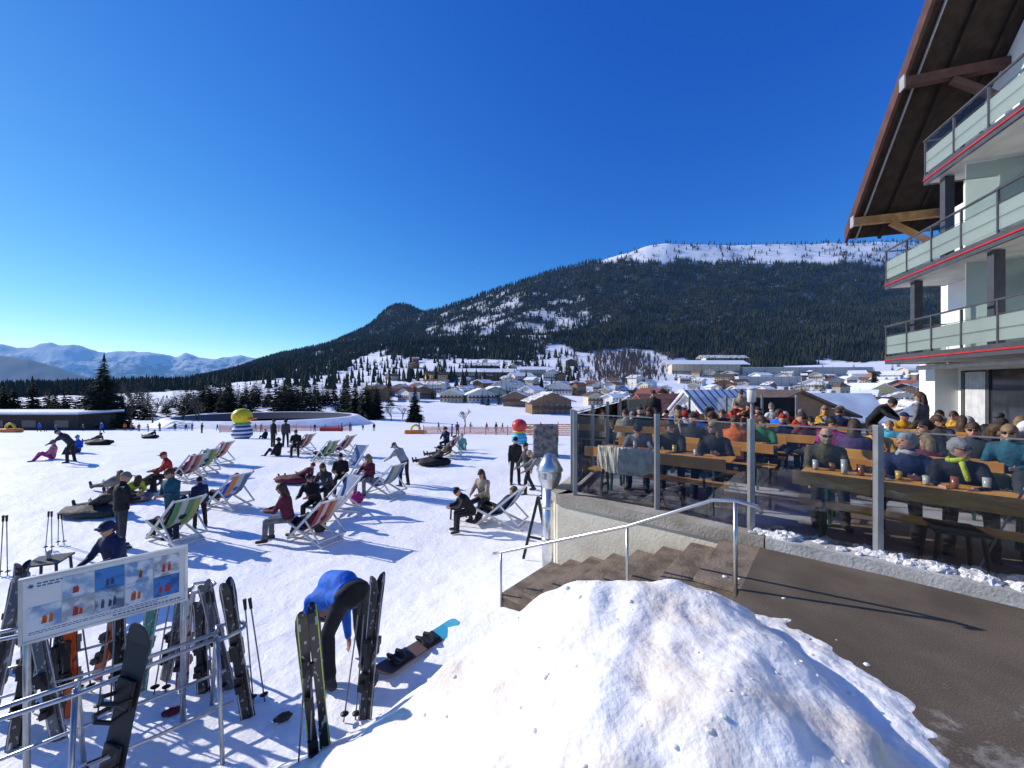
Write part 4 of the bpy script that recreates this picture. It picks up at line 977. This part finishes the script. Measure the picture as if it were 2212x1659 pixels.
def ride(px,py,label,ring=True,c=(.75,.22,.03)):
    g=at(px,py);s=g.y/40;t=thing('foam_barrier',label,'barrier',g)
    MB().box((-1.1*s,-.3*s,0),(1.1*s,.3*s,.4*s)).build('pad',mat('orange_foam%d'%int(c[1]*10),c,.6),t,bevel=.1*s)
    if ring: MB().tube([(math.cos(a)*.45*s,0,.45*s+math.sin(a)*.45*s) for a in [PI*k/10 for k in range(11)]],.11*s,8).build('arch',mat('toy_yellow',(.7,.5,.03),.5),t,smooth=True)
ride(898,938,'orange foam barrier with yellow arch in the ski field');ride(22,935,'orange foam barrier at the left picture edge');ride(716,932,'red foam barrier below the reservoir',False,(.55,.05,.05))
g_=at(1178,985);mb=MB();R=random.Random(2)
def bf(u): m_=max(abs(u.x),abs(u.y),abs(u.z));return .58/m_*(1+.05*R.uniform(-1,1))
mb.ell((0,0,.75),(1.05,.8,1.45),34,24,fn=bf)
tag(mb.build('stone_block',mat('rough_stone',(.20,.20,.20),.95,(.07,.07,.075),5,bump=1,bscale=12),loc=g_),'rough grey stone block standing on the snow behind the flue','stone')
fl=thing('chrome_flue','tall galvanised flue pipe with domed cap at the terrace corner','flue',(.70,7.3,ground(.70,7.3)))
mt_chr=mat('galvanised_metal',(.62,.64,.66),.28,(.5,.52,.54),9,metal=.9)
def fz_(z): return z+(2.42-ground(.70,7.3))-2.33
MB().lathe([(.14,-.2),(.14,fz_(1.75))],seg=28).build('pipe',mt_chr,fl,smooth=True)
MB().lathe([(.145,fz_(1.7)),(.22,fz_(1.88)),(.22,fz_(2.0)),(.145,fz_(2.1)),(.145,fz_(2.14))],seg=28).build('cowl',mt_chr,fl,smooth=False)
MB().lathe([(.24,fz_(2.0)),(.25,fz_(2.03)),(.10,fz_(2.3)),(.01,fz_(2.33))],seg=28).build('cap',mt_chr,fl,smooth=True)
for z in (.5,1.1): MB().lathe([(.148,z),(.155,z+.01),(.155,z+.05),(.148,z+.06)],seg=28).build('pipe_band',mt_chr,fl)
ez=thing('easel_stand','black folding easel stand at the foot of the steps','stand',at(1160,1215),rad(-30))
for a,b in (((-.3,0,0),(0,.05,1.25)),((.3,0,0),(0,.05,1.25)),((0,.55,0),(0,.05,1.25))): MB().beam(a,b,.04,.05).build('leg',mt_blk,ez)
MB().beam((-.2,.02,.45),(.2,.02,.45),.03,.04).build('shelf',mt_blk,ez)
# ------------------------------------------------------------ terrace furniture and people
mt_or=mat('orange_varnished_wood',(.78,.36,.07),.4,(.58,.23,.04),3,bump=.15,spec=.4);mt_grn=mat('dark_green_steel',(.02,.07,.05),.5)
def legs(t,L,dy,zt):
    for s in (-1,1):
        MB().beam((s*L*.38,-dy,0),(s*L*.38,-dy*.6,zt),.035,.035).beam((s*L*.38,dy,0),(s*L*.38,dy*.6,zt),.035,.035).beam((s*L*.38,-dy*.8,zt*.45),(s*L*.38,dy*.8,zt*.45),.03,.03).build('leg',mt_grn,t)
def make_bench():
    t=thing('beer_bench','bench','bench')
    MB().box((-1.1,-.14,.43),(1.1,.14,.46)).build('seat',mt_or,t,bevel=.006);legs(t,2.2,.16,.43)
    MB().box((-1.1,-.27,.70),(1.1,-.24,.87)).build('backrest',mt_or,t,bevel=.006)
    for s in (-1,1): MB().beam((s*.8,-.14,.4),(s*.8,-.235,.84),.03,.03).build('back_support',mt_grn,t)
    return t
def make_table():
    t=thing('beer_table','table','table')
    MB().box((-1.1,-.25,.74),(1.1,.25,.77)).build('tabletop',mt_or,t,bevel=.006);legs(t,2.2,.24,.74)
    return t
BB=make_bench();BT=make_table();BF=[False,False]
SETS=[(2.62,6.86,-37,'at front left corner'),(4.85,4.72,-45,'at front right'),(4.35,8.3,-42,'in second row left'),(6.55,6.7,-48,'in second row right'),(4.0,10.5,-26,'in third row left'),(6.4,9.1,-40,'in third row middle'),(8.6,7.9,-52,'in third row right'),(5.6,12.2,-20,'in back row left'),(8.1,11.0,-33,'in back row right'),(10.6,9.4,-44,'in back row by hotel'),(7.6,13.3,-14,'at far end')]
GO='benches and tables on the terrace'
def place(root,x,y,a,label,i):
    if not BF[i]:
        root.location=(x,y,DZ);root.rotation_euler=(0,0,rad(a));root['label']=label;root['group']=GO;BF[i]=True;return root
    return dup(root,(x,y,DZ),(0,0,rad(a)),label,GO)
def sp(c,a,lx,ly): a=rad(a);return (c[0]+lx*math.cos(a)-ly*math.sin(a),c[1]+lx*math.sin(a)+ly*math.cos(a))
for (x,y,a,nm) in SETS:
    place(BT,x,y,a,f'orange wooden beer table {nm}',1)
    q=sp((x,y),a,0,-.52);place(BB,q[0],q[1],a,f'orange bench on near side of table {nm}',0)
    q=sp((x,y),a,0,.52);place(BB,q[0],q[1],a+180,f'orange bench on far side of table {nm}',0)
def seat(si,s,side,label,pose='sit',dr=0,back=0,**k):
    x,y,a,nm=SETS[si];q=sp((x,y),a,s,(.52+back)*side)
    return person(pose,(q[0],q[1],DZ-.01),(a if side<0 else a+180)+dr,label,**k)
seat(0,-.55,1,'person in black beanie and grey jacket behind the sheepskin bench',jc='grey',hair='beanie',hc='black',glasses=False,pose='hunch',dr=10)
seat(0,.12,1,'dark haired person in black coat behind the front left table',jc='black',hair='short',hc='black',pose='turnl')
seat(0,.68,1,'blond person with sunglasses behind the front left table',jc='black',hair='long',hc='blond',pose='turnr')
seat(1,-.93,1,'bald bearded person in olive jacket and sunglasses at the front right table',jc='olive green',bald=True,beard=True,dr=15)
seat(1,-.15,1,'grey haired person in navy jacket at the front right table',jc='navy blue',hair='short',hc='grey haired',glasses=False,pose='turnr',scarf='light grey')
seat(1,.42,1,'person with yellow green scarf and sunglasses at the front right table',jc='black',hair='short',hc='grey haired',scarf='yellow green',pose='turnl')
seat(1,.90,1,'person in dark jacket with sunglasses leaning on the front right table',jc='dark grey',hair='short',hc='black',dr=20,pose='hunch')
seat(3,-.85,1,'person in magenta jacket on the second row bench',jc='magenta',hair='short',hc='black',pose='turnl')
seat(3,-.3,1,'person in mustard jacket on the second row bench',jc='mustard',hair='short',hc='brown',pose='hunch')
seat(3,.25,1,'person in black with dark hair on the second row bench',jc='black',hair='short',hc='black',pose='turnr')
seat(3,.85,1,'person in dark grey with brown hair on the second row bench',jc='dark grey',hair='short',hc='brown')
seat(3,-.5,-1,'person in purple jacket with back to the camera in the second row',jc='purple',hair='long',hc='brown')
seat(3,.3,-1,'child sized person in maroon in the second row',jc='maroon',hair='long',hc='blond',sc=.88,pose='turnl')
seat(2,-.85,1,'person with beige scarf and black coat in the second row left',jc='black',hair='long',hc='blond',scarf='beige',pose='turnl')
seat(2,-.3,1,'person in navy with long brown hair in the second row left',jc='navy blue',hair='long',hc='brown',pose='turnr')
seat(2,.25,1,'person in red jacket in the second row left',jc='red',hair='short',hc='black',pose='hunch')
seat(2,.8,1,'person in green jacket in the second row left',jc='green',hair='short',hc='brown',pose='turnl')
seat(2,-.3,-1,'person in black seen from behind in the second row left',jc='black',hair='beanie',hc='dark grey',pose='turnr')
seat(2,.4,-1,'person in bright orange seen from behind in the second row left',jc='bright orange',hair='short',hc='brown')
seat(6,-.8,1,'child in cyan jacket at the third row right',jc='cyan',hair='short',hc='blond',sc=.85,glasses=False)
seat(6,.0,1,'person in dark grey at the third row right',jc='dark grey',hair='long',hc='brown',pose='turnl')
R=random.Random(5)
cs=['black','black','black','black','navy blue','dark grey','dark grey','red','beige','grey','bright orange','white','maroon','mustard','bright blue','black','olive green','brown','navy blue']
for si in (4,5,7,8,9,10,6):
    for side in (1,-1):
        for s in (-.88,-.45,0,.45,.88):
            if si==6 and (side==1 or s<0): continue
            if R.random()<.2: continue
            c=R.choice(cs);hh=R.choice(['short','short','short','long','long','beanie','helmet','cap']);hc=R.choice(['brown','black','brown','blond','brown','black','grey haired']) if hh in('short','long') else R.choice(['black','dark grey','grey','navy blue','red','white'])
            seat(si,s+R.uniform(-.12,.12),side,f'person in {c} with {hc.replace(" haired","")} {"hair" if hh in("short","long") else hh} in terrace crowd',jc=c,pc='black',hair=hh,hc=hc,dr=R.uniform(-55,55),back=R.uniform(-.06,.1),pose=R.choice(['sit','drink','turnl','turnr','hunch','turnl','turnr']),sc=R.uniform(.84,1.02),glasses=R.random()<.6,scarf=R.choice([None,None,None,'light grey','red','mustard','black']))
def tp(pose,px,y,rot,label,**k): x=(px-CX)/F*y;person(pose,(x,y,DZ-.01),rot,label,**k)
tp('stand',1992,10.6,20,'person in grey hoodie with long hair standing with back to camera near the hotel',jc='grey',pc='dark grey',hair='long',hc='brown')
tp('lean',1895,11.2,200,'person in black leaning forward behind the second row',jc='black',hair='short',hc='black')
tp('turnl',2150,6.6,150,'person with sunglasses in patterned dark jacket at the right edge',jc='dark grey',hair='long',hc='brown')
tp('sit',2185,6.0,120,'person in teal at the right picture edge of the terrace',jc='teal',hair='long',hc='blond')
tp('stand',1412,13.6,150,'person in black standing at the terrace far left corner',jc='black',hair='short',hc='black')
tp('hands',1598,14.2,170,'person in beige standing at the terrace far end',jc='beige',hair='short',hc='brown')
R=random.Random(8)
for si,pts in ((1,((-.97,.03),(-.8,.1),(-.66,-.05),(-.15,.05),(.08,-.08),(.55,.09),(-.3,-.12),(-.5,.0),(.3,-.1))),(0,((-.5,.05),(.2,0),(.55,-.05))),(3,((-.5,.0),(.3,.05),(-.1,-.1))),(2,((0,0),(.5,.05),(-.6,.0)))):
    for (lx,ly) in pts:
        x,y,a,nm=SETS[si];q=sp((x,y),a,lx,ly);glass((q[0],q[1],DZ+.772),f'glass standing on the table {nm}',R.choice([(.6,.35,.05),(.5,.5,.45),(.5,.5,.45),(.35,.1,.03)]),R.choice([.11,.14,.2]))
ax=SETS[0][2];q=sp(SETS[0][:2],ax,-.38,-.52);mb=MB();R=random.Random(4)
path=[(.02,.50),(-.10,.52),(-.20,.60),(-.232,.75),(-.235,.885),(-.258,.905),(-.29,.885),(-.305,.75),(-.31,.60),(-.30,.47)]
rings=[]
for k in range(33):
    xx=-.46+.92*k/32
    edge_=1-.25*abs(xx/.46)**4
    top=[];bot=[]
    for (yy,zz) in path:
        z2=.9-(.9-zz)*edge_ if zz<.88 else zz
        j=R.uniform(-.012,.014);top.append((xx+R.uniform(-.01,.01),yy+j,z2+R.uniform(-.015,.012)));bot.append((xx,yy+.012 if yy>-.25 else yy+.018,z2-.004))
    rings.append(top+bot[::-1])
mb.loft(rings)
tag(mb.build('sheepskin',mat('cream_fleece',(.82,.74,.60),.95,(.58,.46,.32),7,bump=1,bscale=45,contrast=(.35,.55)),None,False,loc=(q[0],q[1],DZ),rot=(0,0,rad(ax))),'cream sheepskin draped over the front left bench','sheepskin')
gc=thing('plastic_chair','dark grey stool behind the glass at the front right','stool',(4.62,4.12,DZ),rad(-30))
MB().box((-.2,-.2,.42),(.2,.2,.46)).build('seat',cmat('dark grey'),gc,bevel=.01)
for sx in (-1,1):
    for sy in (-1,1): MB().beam((sx*.2,sy*.2,0),(sx*.16,sy*.16,.42),.03,.03).build('leg',mt_blk,gc)
# ------------------------------------------------------------ skis, rack, board
mt_bind=mat('binding_black',(.02,.02,.022),.4)
def ski_mesh(L):
    mb=MB();rings=[]
    prof=[(0,.04,.0),(.03,.05,0),(.15,.049,0),(.45,.036,.0),(.8,.05,0),(.9,.056,.005),(.95,.05,.02),(.985,.034,.045),(1.,.012,.062)]
    for f,w,c in prof:
        z=f*L;th=.008 if f<.1 or f>.85 else .013
        rings.append([(-w,c,z),(w,c,z),(w*.9,c+th,z),(-w*.9,c+th,z)])
    mb.loft(rings);return mb.mesh('ski',[mt_skin])
SK={L:ski_mesh(L) for L in (1.15,1.4,1.6,1.7)}
bd=MB();bd.box((-.028,.0135,.42),(.028,.02,.95)).box((-.035,.014,.78),(.035,.06,.95)).box((-.03,.055,.86),(.03,.09,.95)).box((-.04,.014,.42),(.04,.056,.58)).box((-.03,.052,.42),(.03,.1,.5))
BIND=bd.mesh('binding',[mt_bind])
def skimat(n,base,line,mark):
    m=stripe_mat('topsheet_'+n,[base]*7+[base,base,line,base,base],0,1)
    nt=m.node_tree;N=nt.nodes;L=nt.links;b=N['Principled BSDF'];b.inputs['Roughness'].default_value=.3
    tc=N.new('ShaderNodeTexCoord');mp=N.new('ShaderNodeMapping');mp.inputs['Scale'].default_value=(9,1,5);L.new(tc.outputs['Object'],mp.inputs[0])
    nz=N.new('ShaderNodeTexNoise');nz.inputs['Scale'].default_value=2.6;nz.inputs['Detail'].default_value=1;L.new(mp.outputs[0],nz.inputs['Vector'])
    r=ramp(N,L,nz.outputs['Fac'],[(.60,(0,0,0)),(.62,(1,1,1))])
    src=b.inputs['Base Color'].links[0].from_socket
    mx=N.new('ShaderNodeMix');mx.data_type='RGBA';L.new(r.outputs['Color'],mx.inputs[0]);L.new(src,mx.inputs[6]);mx.inputs[7].default_value=(*mark,1);L.new(mx.outputs[2],b.inputs['Base Color'])
    return m
K_=(.014,.014,.016)
SM={'black':skimat('black',K_,(.4,.4,.4),(.22,.22,.23)),'black green':skimat('bgreen',K_,(.35,.5,.05),(.3,.3,.3)),'teal':skimat('teal',(.04,.22,.19),(.5,.5,.5),(.4,.42,.4)),'orange':skimat('orange',(.6,.09,.02),(.05,.02,.02),(.1,.03,.02)),'grey':skimat('grey',(.10,.10,.11),(.5,.5,.5),(.35,.35,.35)),'white red':skimat('wred',(.5,.5,.5),(.5,.04,.04),(.05,.05,.05))}
def skis(px,py,L,kind,label,lx=-8,ly=0,rz=0,y=None,sep=.0):
    g=at(px,py) if y is None else Vector(((px-CX)/F*y,y,ground((px-CX)/F*y,y)))
    t=thing('pair_of_skis',label,'skis',g-Vector((0,0,.05)),rot=(rad(lx),rad(ly),rad(rz)))
    for s in (1,-1):
        o=child('ski',SK[L],t,SM[kind]);o.location=(.02*s+sep*s,.004*s,0)
        if s<0:o.rotation_euler=(0,0,PI)
        b=link('binding',BIND,o);b.scale=(1,1,L/1.7)
    return t
skis(700,0,1.7,'black green','tall black skis with green edge line standing left of the bending person',-6,-4,35,y=3.5,sep=.03)
skis(787,1557,1.6,'black','black skis standing right of the bending person',-3,4,-15,sep=.01)
skis(537,1552,1.6,'black','black skis leaning on the right end of the rack',-3,-8,25)
skis(498,1490,1.4,'grey','grey skis leaning behind the rack post',-3,-12,20)
skis(300,1495,1.15,'teal','teal skis standing in the rear rack',-3,6,20)
skis(392,1485,1.15,'white red','pale skis with red marks behind the board',-3,2,10)
skis(155,1550,1.6,'orange','orange skis leaning under the info board',-4,-3,20)
skis(108,1545,1.4,'black','black skis left of the orange ones under the board',-4,4,15)
skis(30,1620,1.6,'black','black skis at the left picture edge in the rack',-4,5,30)
skis(-30,1560,1.6,'grey','grey skis half cut by the left picture edge',-4,8,30)
skis(262,1520,1.4,'black','black skis between the orange and the teal ones',-4,-4,12)
skis(440,1500,1.15,'black','short black skis beside the board post',-4,-4,14)
skis(60,1500,1.4,'white red','pale skis under the left end of the board',-5,-6,5)
skis(355,1470,1.15,'grey','short grey skis in the middle of the rear rack',-5,9,-8)
skis(5,1450,1.4,'black','black skis behind the left end of the rear rack',-6,4,12)
skis(205,1470,1.15,'orange','short orange skis crossing behind the black snowboard',-6,14,-10)
skis(130,1600,1.4,'grey','grey skis tilted between orange skis and the front rack',-5,-12,18)
mt_pol=mat('pole_grey',(.2,.2,.21),.4,metal=.5)
def poles(px,py,h,label,ly=0,y=None,lx=0,gap=.06):
    g=at(px,py) if y is None else Vector(((px-CX)/F*y,y,ground((px-CX)/F*y,y)))
    t=thing('ski_poles',label,'ski poles',g,rot=(rad(lx),rad(ly),rad(10)))
    for s in (-1,1):
        o=MB().tube([(s*gap,0,0),(s*gap*.5,0,h)],.008,6).build('shaft',mt_pol,t,smooth=True)
        MB().tube([(s*gap*.5,0,h),(s*gap*.45,0,h+.12)],[.016,.02],8).build('grip',mt_blk,o)
        MB().lathe([(.04,.08),(.045,.085),(.02,.1)],(s*gap,0,0),10).build('basket',mt_blk,o)
poles(755,1560,1.15,'ski poles leaning beside the skis right of the bending person',6)
poles(655,0,1.1,'ski poles left of the tall green edged skis',2,y=3.45)
poles(560,1520,1.1,'ski poles behind the skis at the rack end',-6)
poles(105,1192,.75,'pair of ski poles stuck in the snow behind the board',2)
poles(132,1180,.6,'short ski poles stuck in the snow right of the other pair',-2)
poles(8,1245,1.05,'ski poles with dark gloves on top at the left edge',1)
poles(225,1540,1.1,'ski poles standing in the rack by the snowboard',4);poles(185,1500,1.1,'ski poles between orange and black skis',-5);poles(345,1500,1.1,'ski poles leaning in the middle of the rack',7);poles(470,1500,1.1,'ski poles beside the grey skis behind the rack',-4);poles(85,1540,1.1,'ski poles between the leftmost black skis',5)
t=thing('ski_pole','single ski pole leaning against the glass at the right edge','ski pole',(4.78,4.05,DZ),rot=(rad(6),rad(22),0));o=MB().tube([(0,0,0),(0,0,1.15)],.01,8).build('shaft',mt_steel,t);MB().tube([(0,0,1.15),(0,0,1.28)],.018,8).build('grip',mt_blk,o)
def board(loc,rot,L,c1,c2,label,bx=.1):
    t=thing('snowboard',label,'snowboard',loc,rot=rot)
    rings=[]
    for f,w,c in ((0,.03,.05),(.02,.08,.04),(.06,.12,.02),(.12,.14,0),(.5,.122,0),(.88,.14,0),(.94,.12,.02),(.98,.08,.04),(1,.03,.05)):
        rings.append([(-w,-c,f*L),(w,-c,f*L),(w,-c-.012,f*L),(-w,-c-.012,f*L)])
    MB().loft(rings).build('deck',stripe_mat('deck_'+label[:5],[c1,c1,c1,c1,c1,c2,c2],2,1),t)
    for zz in (.28,.62):
        b=MB().box((-.1,-.05,zz*L-.12),(.1,-.02,zz*L+.12)).build('binding',mt_bind,t,bevel=.01)
        k=bx/.1
        MB().tube([(-.1,-.04,zz*L-.02),(-.11,-.14*k,zz*L),(0,-.2*k,zz*L+.01),(.11,-.14*k,zz*L),(.1,-.04,zz*L-.02)],.018,6).build('strap',mt_bind,b)
        MB().tube([(-.09,-.05,zz*L-.12),(-.1,-.17*k,zz*L-.13),(0,-.22*k,zz*L-.12),(.1,-.17*k,zz*L-.13),(.09,-.05,zz*L-.12)],.02,6).build('highback',mt_bind,b)
board((-3.55,3.42,-.02),(rad(-8),rad(5),rad(-15)),1.58,(.018,.018,.02),(.03,.03,.033),'black snowboard with bindings standing in the foreground left')
a0=at(812,1478);a1=at(985,1345);dd=(a1-a0);L0=dd.length
board(a0+Vector((0,0,.10)),(rad(-86),0,math.atan2(dd.y,dd.x)-PI/2),L0,(.09,.05,.055),(.02,.32,.5),'snowboard with blue tip lying flat on the snow behind the pile',.05)
mt_rack=mat('galvanised_rack',(.5,.51,.52),.35,(.4,.41,.42),12,metal=.85)
def rack(a,b,h,label,w=.5):
    a=Vector((*a,0));b=Vector((*b,0));d=(b-a).normalized();n=Vector((-d.y,d.x,0));t=thing('ski_rack',label,'ski rack')
    for s in (-1,1):
        P=[a+n*s*w*.12+Vector((0,0,h)),b+n*s*w*.12-d*.1+Vector((0,0,h))]
        MB().tube([P[0],a.lerp(b,.5)+n*s*w*.2+Vector((0,0,h-.04)),P[1]],.020,10).build('bar',mt_rack,t,smooth=True)
    MB().tube([b+n*w*.12-d*.1+Vector((0,0,h))]+[b-d*.1+(n*math.cos(q)+d*math.sin(q)*1.6)*w*.3+Vector((0,0,h+.02)) for q in [PI*k/8 for k in range(9)]]+[b-n*w*.12-d*.1+Vector((0,0,h))],.020,10).build('end_loop',mt_rack,t,smooth=True)
    for f in (.05,.5,.95):
        p=a.lerp(b,f)
        for s in (-1,1):
            q=p+n*s*w;q.z=ground(q.x,q.y)-.03
            MB().tube([p+n*s*w*.12+Vector((0,0,h)),q],.020,10).build('leg',mt_rack,t,smooth=True)
    for s in (-1,1): MB().tube([a+n*s*w*.6+Vector((0,0,.45)),b+n*s*w*.6+Vector((0,0,.45))],.016,8).build('lower_bar',mt_rack,t,smooth=True)
rack((-4.7,2.75),(-3.05,4.25),1.03,'tubular steel ski rack nearest the camera at bottom left')
rack((-6.6,3.6),(-4.1,5.2),1.0,'tubular steel ski rack behind the info board')
A=Vector((-4.44,3.54,0));B=Vector((-3.55,4.31,0));dx=(B-A);Wd=dx.length
ib=thing('info_board','white framed information board with winter photographs on steel posts','sign',A,math.atan2(dx.y,dx.x))
mt_al=mat('aluminium_frame',(.62,.62,.62),.4,metal=.6);mt_pan=mat('panel_white',(.70,.70,.68),.5,(.62,.63,.64),2)
z0,z1=1.34,1.94
MB().box((.02,-.012,z0+.02),(Wd-.02,.012,z1-.02)).build('panel',mt_pan,ib)
MB().box((0,-.022,z0),(Wd,.022,z0+.025)).box((0,-.022,z1-.025),(Wd,.022,z1)).box((0,-.022,z0+.025),(.025,.022,z1-.025)).box((Wd-.025,-.022,z0+.025),(Wd,.022,z1-.025)).build('frame',mt_al,ib)
MB().tube([(.04,.05,-.1),(.04,.05,z1-.05)],.025,10).build('post',mt_rack,ib,smooth=True)
MB().tube([(Wd-.04,.05,-.1),(Wd-.04,.05,z1-.05)],.025,10).build('post',mt_rack,ib,smooth=True)
pc=[((.16,.28,.48),(.62,.66,.7)),((.30,.33,.38),(.66,.68,.7)),((.10,.14,.22),(.42,.48,.55)),((.24,.36,.52),(.6,.64,.7)),((.02,.09,.30),(.05,.20,.48))]
pw=(Wd-.12)/5
for k in range(5):
    for r_i in range(2):
        if (k,r_i) in ((0,1),): continue
        x0=.05+k*pw+.003;zz0=z0+.115+r_i*.215;ca,cb_=pc[(k+2*r_i)%5];m=mat('photo_%d_%d'%(k,r_i),cb_,.5,ca,6+2*k,contrast=(.42,.56))
        pt=MB().box((x0,-.018,zz0),(x0+pw-.006,-.0125,zz0+.21)).build('photograph',m,ib)
        fig=MB();R=random.Random(k*3+r_i)
        for q in range(3 if r_i==0 else 2):
            cx=x0+pw*R.uniform(.25,.75);cz=zz0+.04;hgt=R.uniform(.06,.11)
            fig.add([(cx-.014,-.0195,cz),(cx+.010,-.0195,cz),(cx+.014,-.0195,cz+hgt*.75),(cx-.009,-.0195,cz+hgt*.75)],[(0,1,2,3)]);fig.add([(cx+.009*math.cos(a),-.0195,cz+hgt*.85+.009*math.sin(a)) for a in [k2*PI/3 for k2 in range(6)]],[(0,1,2,3,4,5)])
        fig.build('pictured_figure',mat('picture_fig_%d'%(k%3),[(.6,.15,.03),(.45,.05,.04),(.04,.06,.12)][k%3],.6),pt)
lg=MB()
for q in range(3):
    a=q*PI/3;lg.beam((.075-.018*math.cos(a),-.016,z1-.085-.018*math.sin(a)),(.075+.018*math.cos(a),-.016,z1-.085+.018*math.sin(a)),.004,.006)
lg.build('logo',mat('logo_blue',(.02,.12,.4),.5),ib)
tx=MB();R=random.Random(12)
for row,(zz,xa,xb,h) in enumerate(((z1-.075,.11,.27,.014),(z1-.10,.11,.25,.014),(z0+.09,.06,1.0,.007),(z0+.074,.06,.9,.007),(z0+.045,.6,1.1,.014))):
    x=xa
    while x<min(xb,Wd-.06):
        w=R.uniform(.015,.04);tx.add([(x,-.0135,zz),(x+w,-.0135,zz),(x+w,-.0135,zz+h),(x,-.0135,zz+h)],[(0,1,2,3)]);x+=w+.008
tx.build('lettering',mat('letter_blue',(.06,.16,.35),.6),ib)
for (px,py,c,l) in ((612,1556,'dark grey','dark glove lying on the snow right of the rack'),(372,1545,'maroon','small dark red glove dropped on the snow below the rack')):
    blob('glove',px,py,(.09,.05,.04),c,l,'glove',.5,3)
# ------------------------------------------------------------ unique labels
def ordn(n): return ['first','second','third','fourth','fifth','sixth','seventh','eighth','ninth','tenth'][n] if n<10 else f'{n+1}th'
from collections import defaultdict
bpy.context.view_layer.update()
dd_=defaultdict(list)
for o in C.objects:
    if o.parent is None and 'label' in o and o.get('kind') is None: dd_[o['label']].append(o)
for l,os_ in dd_.items():
    if len(os_)>1 and os_[0].name.split('.')[0]!='conifer_tree':
        os_.sort(key=lambda o:o.matrix_world.translation.x/max(.1,o.matrix_world.translation.y))
        for k,o in enumerate(os_): o['label']=l+', '+ordn(k)+' such from left'
# ------------------------------------------------------------ light, sky, camera
el=28.;sd=Vector((-.944,.33,0)).normalized()*math.cos(rad(el));sd.z=math.sin(rad(el))
sun=bpy.data.lights.new('sun','SUN');sun.energy=5.;sun.angle=rad(.5);sun.color=(1,.95,.87)
so=bpy.data.objects.new('sun',sun);C.objects.link(so);so.rotation_euler=(-sd).to_track_quat('-Z','Y').to_euler()
w=bpy.data.worlds.new('World');S.world=w;w.use_nodes=True;N=w.node_tree.nodes;L=w.node_tree.links;bg=N['Background']
sk=N.new('ShaderNodeTexSky');sk.sky_type='NISHITA';sk.sun_disc=False;sk.sun_elevation=rad(el);sk.sun_rotation=math.atan2(sd.x,sd.y)%(2*PI)
sk.altitude=1500;sk.air_density=1.0;sk.dust_density=.2;sk.ozone_density=4.
spc=N.new('ShaderNodeSeparateColor');cmb=N.new('ShaderNodeCombineColor');L.new(sk.outputs[0],spc.inputs[0])
for i,(gm,k) in enumerate(((1.60,1.25),(1.12,1.15),(.58,1.16))):
    m1=N.new('ShaderNodeMath');m1.operation='MULTIPLY';m1.inputs[1].default_value=.11;L.new(spc.outputs[i],m1.inputs[0])
    m2=N.new('ShaderNodeMath');m2.operation='POWER';m2.inputs[1].default_value=gm;L.new(m1.outputs[0],m2.inputs[0])
    m3=N.new('ShaderNodeMath');m3.operation='MULTIPLY';m3.inputs[1].default_value=k/.11;L.new(m2.outputs[0],m3.inputs[0]);L.new(m3.outputs[0],cmb.inputs[i])
L.new(cmb.outputs[0],bg.inputs['Color']);bg.inputs['Strength'].default_value=.11
cam=bpy.data.cameras.new('camera');co=bpy.data.objects.new('camera',cam);C.objects.link(co);co.location=(0,0,CZ);co.rotation_euler=(PI/2,0,0)
cam.sensor_width=36;cam.lens=F/2212*36;cam.clip_start=.05;cam.clip_end=40000
S.camera=co
S.view_settings.view_transform='Standard';S.view_settings.look='None';S.view_settings.exposure=0
print('objects',len(bpy.data.objects))
